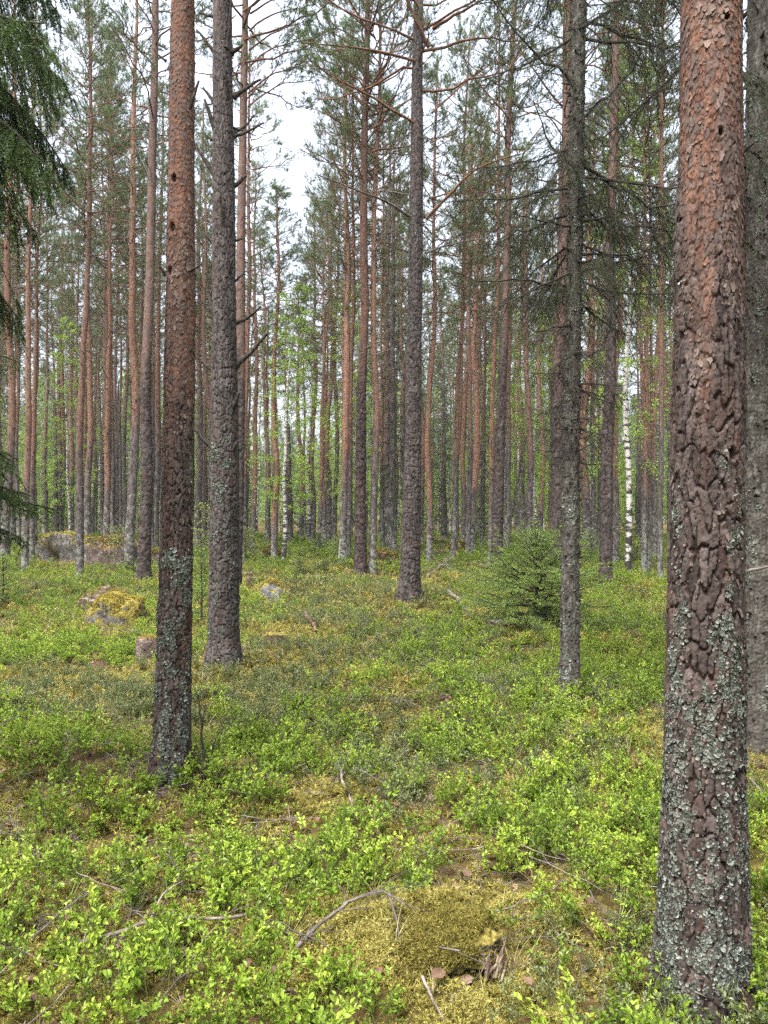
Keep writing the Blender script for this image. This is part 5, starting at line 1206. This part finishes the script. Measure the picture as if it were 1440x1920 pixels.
def stick(name, pts, r, label, seed, mt, cat, twigs=0, lift=.015, taper=.45, sides=8, k=18, group=None, tl=.25, world=None):
    """a stick lying on the ground, through these places of the photograph"""
    rng = np.random.default_rng(seed)
    W = np.array([at(*p) for p in pts]) if world is None else np.array(world, float)
    if world is None: W[:, 2] += np.broadcast_to(np.asarray(lift, float), (len(W),)) + r
    x = np.linspace(0, 1, len(W)); s = np.linspace(0, 1, k)
    P = np.stack([np.interp(s, x, W[:, c]) for c in range(3)], -1); 
    for _ in range(2): P[1:-1] = .5 * P[1:-1] + .25 * (P[:-2] + P[2:])
    ln = np.linalg.norm(np.diff(P, axis=0), axis=1).sum(); P += np.cumsum(rng.normal(0, .006, P.shape), 0) * ln
    m2 = MB(); rr = r * np.linspace(1, taper, k) * (1 + rng.normal(0, .08, k))
    P0 = P[0].copy(); tubes(m2, (P - P0)[None], rr[None], sides, 0)
    for end, nx_, q in ((0, 1, rr[0]), (-1, -2, rr[-1])):
        v = P[end] - P[nx_]; v = v / np.linalg.norm(v)
        tubes(m2, (np.stack([P[end], P[end] + v * q * .4]) - P0)[None], np.array([[q, q * .05]]), sides, 0)
    for q in range(twigs):
        i_ = rng.integers(2, k - 1); t = nrm(P[min(i_ + 1, k - 1)] - P[i_ - 1]); dv = nrm(t + rng.normal(0, .6, 3) * np.array([1, 1, .5]) + np.array([0, 0, .1])); l = tl * rng.uniform(.4, 1.2)
        Q = P[i_] + dv * (np.linspace(0, 1, 5)[:, None] * l) + np.cumsum(rng.normal(0, .02, (5, 3)), 0) * l - P0
        tubes(m2, Q[None], np.linspace(1, .35, 5)[None] * max(.0015, rr[i_] * .45), 4, 0)
        Q2 = Q[2] + nrm(dv + rng.normal(0, .6, 3)) * (np.linspace(0, 1, 4)[:, None] * l * .5)
        tubes(m2, Q2[None], np.linspace(1, .4, 4)[None] * max(.0012, rr[i_] * .3), 3, 0)
    o = obj(name, m2.mesh(name, [mt]), loc=P0); tag(o, label, cat, group); return o
stick('fallen_branch', [(92, 1815), (200, 1792), (300, 1775), (390, 1770), (482, 1763)], .0085, 'long pale fallen branch lying across the bilberry', 1, M_WOOD, 'branch', 3, [.03, .05, .07, .07, .08], .55, tl=.16)
stick('fallen_branch', [(548, 1812), (610, 1765), (665, 1735), (725, 1722), (775, 1742)], .0075, 'grey lichen-crusted forked branch on the moss hump', 2, M_TWIG, 'branch', 10, [.02, .05, .07, .08, .04], .35, tl=.22)
stick('fallen_branch', [(729, 1724), (742, 1760), (752, 1792)], .0055, 'short crusty grey branch leaning on the forked one', 3, M_TWIG, 'branch', 3, [.08, .05, .02], .5, tl=.1)
stick('stick', [(792, 1848), (808, 1885), (830, 1926)], .0055, 'thin pale stick beside the red dead leaf', 4, M_WOOD, 'stick', 0, .02, .6)
stick('fallen_branch', [(632, 1456), (645, 1485), (662, 1500), (690, 1540)], .008, 'bent pale branch rising out of the litter', 5, M_WOOD, 'branch', 2, [.10, .06, .03, .02], .5, tl=.15)
stick('fallen_branch', [(640, 1292), (690, 1300), (722, 1306)], .007, 'dark dead branch on brown moss past the glade clearing', 6, M_DARKTWIG, 'branch', 8, .06, .4, tl=.3)
stick('fallen_branch', [(620, 1330), (700, 1328), (750, 1322), (792, 1312)], .008, 'tangled grey branch behind the bright bilberry bank', 7, M_TWIG, 'branch', 14, .07, .4, tl=.35)
stick('stick', [(703, 1575), (714, 1600), (722, 1626)], .008, 'short brown stick standing in a dark hollow', 8, M_ROT, 'stick', 1, [.10, .05, .02], .7, tl=.1)
stick('log', [(842, 1128), (862, 1143), (882, 1160)], .034, 'short bleached log propped on a hummock', 9, M_WOOD, 'log', 1, [.16, .08, .02], .85, tl=.2)
stick('log', [(870, 1162), (888, 1166)], .05, 'stubby decayed log end beside the bleached log', 10, M_ROT, 'log', 0, .02, .9)
stick('log', [(792, 1028), (830, 1026), (862, 1026)], .14, 'reddish fallen log farthest back behind the glade pine', 11, M_ROT, 'log', 2, .15, .8, tl=.5)
stick('log', [(780, 1048), (850, 1047), (912, 1046)], .09, 'long thin fallen log lying before the orange pair', 12, M_ROT, 'log', 4, .08, .6, tl=.6)
stick('fallen_branch', [(798, 1087), (820, 1074), (838, 1065)], .034, 'pale sloping branch of the heap beside the glade pine', 13, M_WOOD, 'branch', 5, [.02, .15, .28], .6, tl=.6)
stick('fallen_branch', [(838, 1066), (844, 1074), (850, 1080)], .045, 'dark short branch propping the pale sloping one', 14, M_TWIG, 'branch', 6, [.24, .12, .02], .6, tl=.5)
stick('fallen_branch', [(789, 1082), (800, 1075), (806, 1071)], .05, 'small pale branch end at the foot of the heap', 15, M_WOOD, 'branch', 1, [.02, .06, .10], .7, tl=.4)
stick('log', [(898, 1072), (920, 1073), (940, 1074)], .07, 'mouldering log at the foot of the dusky leaning pine', 16, M_ROT, 'log', 3, .06, .7, tl=.4)
stick('log', [(940, 1066), (968, 1076)], .05, 'weathered log between the dusky pine and the young spruce', 17, M_TWIG, 'log', 3, .1, .7, tl=.5)
stick('fallen_branch', [(218, 1070), (236, 1066), (256, 1074)], .03, 'whitish dead branch before the long boulder', 18, M_WOOD, 'branch', 3, [.05, .12, .03], .5, tl=.4)
stick('fallen_branch', [(0, 1082), (14, 1073), (30, 1070)], .035, 'dark dead branch at the edge of the view below the bough', 19, M_DARKTWIG, 'branch', 7, [.1, .15, .1], .5, tl=.5)
stick('fallen_branch', [(50, 1088), (75, 1084)], .03, 'grey fallen stick beside the thin-crowned dark pine', 20, M_WOOD, 'branch', 1, .04, .6, tl=.3)
stick('log', [(572, 1170), (584, 1180), (590, 1190)], .035, 'split reddish wood fragment in the brown hummock', 21, M_ROT, 'log', 2, [.12, .06, .01], .7, tl=.15)
stick('fallen_branch', [(520, 1180), (545, 1168), (575, 1164)], .012, 'thin arching grey branch over the brown hummock', 22, M_TWIG, 'branch', 8, [.02, .10, .12], .4, tl=.35)
stick('fallen_branch', [(672, 1200), (705, 1192), (740, 1196)], .010, 'grey twiggy branch lying among heather near the bright bank', 23, M_TWIG, 'branch', 10, .06, .4, tl=.4)
stick('fallen_branch', [(1130, 1290), (1160, 1300), (1190, 1330)], .007, 'pale fallen twig past the slender spruce foot', 24, M_WOOD, 'branch', 5, .05, .4, tl=.3)
stick('fallen_branch', [(965, 1560), (990, 1590), (1030, 1610)], .006, 'thin grey branch below the litter patch', 25, M_TWIG, 'branch', 4, .05, .4, tl=.2)
stick('fallen_branch', [(1090, 1660), (1110, 1710), (1135, 1745)], .0045, 'slender twig running through bilberry by the nearest pine', 26, M_TWIG, 'branch', 4, .05, .4, tl=.18)
stick('fallen_branch', [(1180, 1790), (1205, 1765), (1225, 1747)], .004, 'straw-pale twig at the foot of the nearest pine', 27, M_WOOD, 'branch', 1, .04, .5, tl=.1)
stick('fallen_branch', [(215, 1300), (250, 1297), (292, 1303)], .007, 'dry grey branch ending at the reddish flaky pine', 28, M_TWIG, 'branch', 5, .05, .4, tl=.25)
stick('fallen_branch', [(280, 1770), (310, 1735), (345, 1722)], .004, 'fine pale twig rising behind the long fallen branch', 29, M_WOOD, 'branch', 1, [.07, .12, .13], .5, tl=.1)
stick('fallen_branch', [(60, 1790), (120, 1760), (180, 1735)], .004, 'fine straight twig slanting through the brightest bilberry', 30, M_TWIG, 'branch', 2, [.05, .09, .13], .5, tl=.12)
# leaning dead pole beyond the glade
a = at(952, 1034); stick('dead_pole', None, .07, 'leaning grey dead pole beyond the dusky pine', 31, M_TWIG, 'dead tree', 6, tl=.8, taper=.5, world=[a, a + np.array([.4, .1, 2.0]), a + np.array([.95, .2, 4.6])])
a = at(381, 1470); sap = stick('dead_sapling', None, .011, 'black dead sapling with lichened twigs beside the reddish flaky pine', 32, M_DARKTWIG, 'dead tree', 12, tl=.28, taper=.35, world=[a - np.array([0, 0, .05]), a + np.array([-.005, 0, .16]), a + np.array([-.03, -.02, .40]), a + np.array([-.04, -.03, .52])])
a = at(404, 1492); stick('broken_snag', None, .007, 'short broken snag beside the black dead sapling', 33, M_WOOD, 'dead tree', 0, taper=.8, world=[a - np.array([0, 0, .03]), a + np.array([.004, 0, .12])])

# mossy rotten stump at the bottom of the view
B = at(862, 1782); e = empty('mossy_stump', B); tag(e, 'rotten stump under a thick golden moss cushion, closest to the camera', 'stump')
n = 90; th = np.linspace(0, np.pi * .62, 46); ph = np.arange(n) * 2 * np.pi / n; PH, TH = np.meshgrid(ph, th)
x = np.sin(TH) * np.cos(PH); y = np.sin(TH) * np.sin(PH); z = np.cos(TH)
r = 1 + .30 * (fbm3(x * 1.6 + 4, y * 1.6, z * 1.6, 3, 9) - .5) * 2 + .34 * (fbm3(x * 5, y * 5, z * 5, 3, 19) - .5)
V = np.stack([x * r * .20 - .05, y * r * .16 + .04, z * r * .075 + .01 - .03 * np.clip(-x, 0, 1)], -1)
k, q = np.meshgrid(np.arange(45), np.arange(n), indexing='ij'); f = np.stack([k * n + q, (k + 1) * n + q, (k + 1) * n + (q + 1) % n, k * n + (q + 1) % n], -1).reshape(-1, 4)
m2 = MB(); m2.add(V.reshape(-1, 3), f, 0, True)
rng = np.random.default_rng(8); ii = rng.integers(0, V.shape[0] - 12, 6800); jj = rng.integers(0, n, 6800); X = V[ii, jj]; Nn = nrm(X - np.array([-.015, .04, -.03]))
keep = ~((X[:, 0] > .04) & (X[:, 2] < .07) & (X[:, 1] < .06)); X = X[keep]; Nn = Nn[keep]
for sp in (.3, .65, 1.):
    D = nrm(Nn + rng.normal(0, .7, Nn.shape)); needles(m2, rng, X + D * .018 * sp, D, 5, .011, .0034, (.3, .8), 1, .006, None)
obj('moss_cushion', m2.mesh('moss_cushion', [RM3, M_MOSS]), e)
m2 = MB(); rng = np.random.default_rng(12)
for q in range(20):
    a = np.array([.105 + rng.normal(0, .022), -.05 + rng.normal(0, .035), -.045]); l = rng.uniform(.04, .115); dv = nrm(np.array([rng.normal(.05, .15), rng.normal(-.15, .15), 1])); w = rng.uniform(.003, .008)
    s = np.linspace(0, 1, 5); P = a + dv * (s[:, None] * l) + np.cumsum(rng.normal(0, .004, (5, 3)), 0); tubes(m2, P[None], (w * np.array([1, 1, .8, .55, .06]))[None], 4, 0, smooth=False)
obj('rotten_wood', m2.mesh('rotten_wood', [M_SPLIT]), e)

# single big dead leaves on the moss
def dead_leaf(px, py, s, label, seed, tint):
    rng = np.random.default_rng(seed); m2 = MB(); k = 14; a = np.linspace(0, 2 * np.pi, k, endpoint=False); r = s * (1 + .12 * np.sin(a * 3 + seed) + rng.normal(0, .07, k))
    ring = np.stack([np.cos(a) * r * 1.25, np.sin(a) * r * .85, (np.sin(a) ** 2) * s * .7 + rng.normal(0, .08, k) * s], -1); mid = ring * .5 * np.array([1, 1, .45])
    V = np.concatenate([[[0, 0, 0]], mid, ring]); m2.add(V, np.array([[1 + q, 1 + k + q, 1 + k + (q + 1) % k, 1 + (q + 1) % k] for q in range(k)]), 0, True, tint)
    m2.t.append(np.array([[0, 1 + q, 1 + (q + 1) % k] for q in range(k)])); m2.tm.append(np.zeros(k)); m2.ts.append(np.full(k, True))
    o = obj('dead_leaf', m2.mesh('dead_leaf', [M_LITTER]), loc=at(px, py) + np.array([0, 0, .05])); o.rotation_euler = (rng.normal(.3, .2), rng.normal(0, .2), rng.uniform(0, 6)); tag(o, label, 'leaf')
dead_leaf(822, 1862, .022, 'reddish brown curled dead leaf beside the thin pale stick', 1, .35)
dead_leaf(712, 1852, .013, 'pale pinkish dead leaf on the moss hump', 2, .9)
dead_leaf(816, 1424, .022, 'pale orange dead leaf on the bright bilberry bank', 3, .8)
dead_leaf(548, 1896, .020, 'rust brown dead leaf low on the moss hump', 4, .4)
dead_leaf(1225, 1760, .014, 'cream-coloured dead leaf near the nearest pine', 5, 1.)

# ------------------------------------------------------------------ light, sky, camera
w = bpy.data.worlds.new('World'); sc.world = w; w.use_nodes = True
nt = w.node_tree; nt.nodes.clear()
sky = nt.nodes.new('ShaderNodeTexSky'); sky.sky_type = 'NISHITA'; sky.sun_disc = False
SUN_EL, SUN_AZ = R(62), R(215)
sky.sun_elevation = SUN_EL; sky.sun_rotation = SUN_AZ; sky.air_density = 1.0; sky.dust_density = 3.0; sky.ozone_density = 1.0
hs = nt.nodes.new('ShaderNodeHueSaturation'); hs.inputs['Saturation'].default_value = .42
bg = nt.nodes.new('ShaderNodeBackground'); bg.inputs['Strength'].default_value = .135
ow = nt.nodes.new('ShaderNodeOutputWorld')
tcw = nt.nodes.new('ShaderNodeTexCoord'); sz = nt.nodes.new('ShaderNodeSeparateXYZ'); cl = nt.nodes.new('ShaderNodeMapRange')
cl.inputs[1].default_value = 0; cl.inputs[2].default_value = 1; cl.inputs[3].default_value = .55; cl.inputs[4].default_value = 2.1   # cloud cover: overhead light
nt.links.new(tcw.outputs['Generated'], sz.inputs[0]); nt.links.new(sz.outputs[2], cl.inputs[0])
cm = nt.nodes.new('ShaderNodeVectorMath'); cm.operation = 'SCALE'
nt.links.new(sky.outputs[0], hs.inputs['Color']); nt.links.new(hs.outputs[0], cm.inputs[0]); nt.links.new(cl.outputs[0], cm.inputs['Scale']); nt.links.new(cm.outputs[0], bg.inputs[0]); nt.links.new(bg.outputs[0], ow.inputs[0])
sun = bpy.data.lights.new('sun', 'SUN'); sun.energy = 1.5; sun.angle = R(30); sun.color = (1, .985, .96)
so = bpy.data.objects.new('sun', sun); link(so)
dirv = Vector((math.sin(SUN_AZ) * math.cos(SUN_EL), math.cos(SUN_AZ) * math.cos(SUN_EL), math.sin(SUN_EL)))
so.rotation_euler = dirv.to_track_quat('Z', 'Y').to_euler()

cam = bpy.data.cameras.new('camera'); co = bpy.data.objects.new('camera', cam); link(co)
co.location = (0, 0, CAMZ); co.rotation_euler = (R(90), 0, 0)
cam.sensor_fit = 'VERTICAL'; cam.sensor_height = 24; cam.lens = F / 1920 * 24; cam.clip_end = 1000; cam.clip_start = .05
sc.camera = co
sc.view_settings.view_transform = 'Standard'; sc.view_settings.look = 'None'; sc.view_settings.gamma = 1; sc.view_settings.exposure = 1.9
sc.view_settings.use_curve_mapping = False
cy = sc.cycles; cy.max_bounces = 5; cy.diffuse_bounces = 4; cy.glossy_bounces = 2; cy.transmission_bounces = 3; cy.transparent_max_bounces = 4
cy.use_denoising = False; cy.caustics_reflective = False; cy.caustics_refractive = False
cy.use_adaptive_sampling = True; cy.adaptive_threshold = .01

if HAZE:
    m, nt, N, out, L = mat('forest_air')
    v = N('ShaderNodeVolumePrincipled'); v.inputs['Density'].default_value = HAZE; v.inputs['Color'].default_value = (.92, .95, .93, 1); v.inputs['Anisotropy'].default_value = .3
    L(v.outputs[0], out.inputs['Volume'])
    mb = MB(); V = np.array([[x, y, z] for z in (-3, 26.) for y in (-70, 330.) for x in (-270., 270)])
    mb.add(V, [[0, 2, 3, 1], [4, 5, 7, 6], [0, 1, 5, 4], [2, 6, 7, 3], [0, 4, 6, 2], [1, 3, 7, 5]])
    tag(obj('haze', mb.mesh('haze', [m])), 'thin pale air between the trees', None, None, 'stuff')
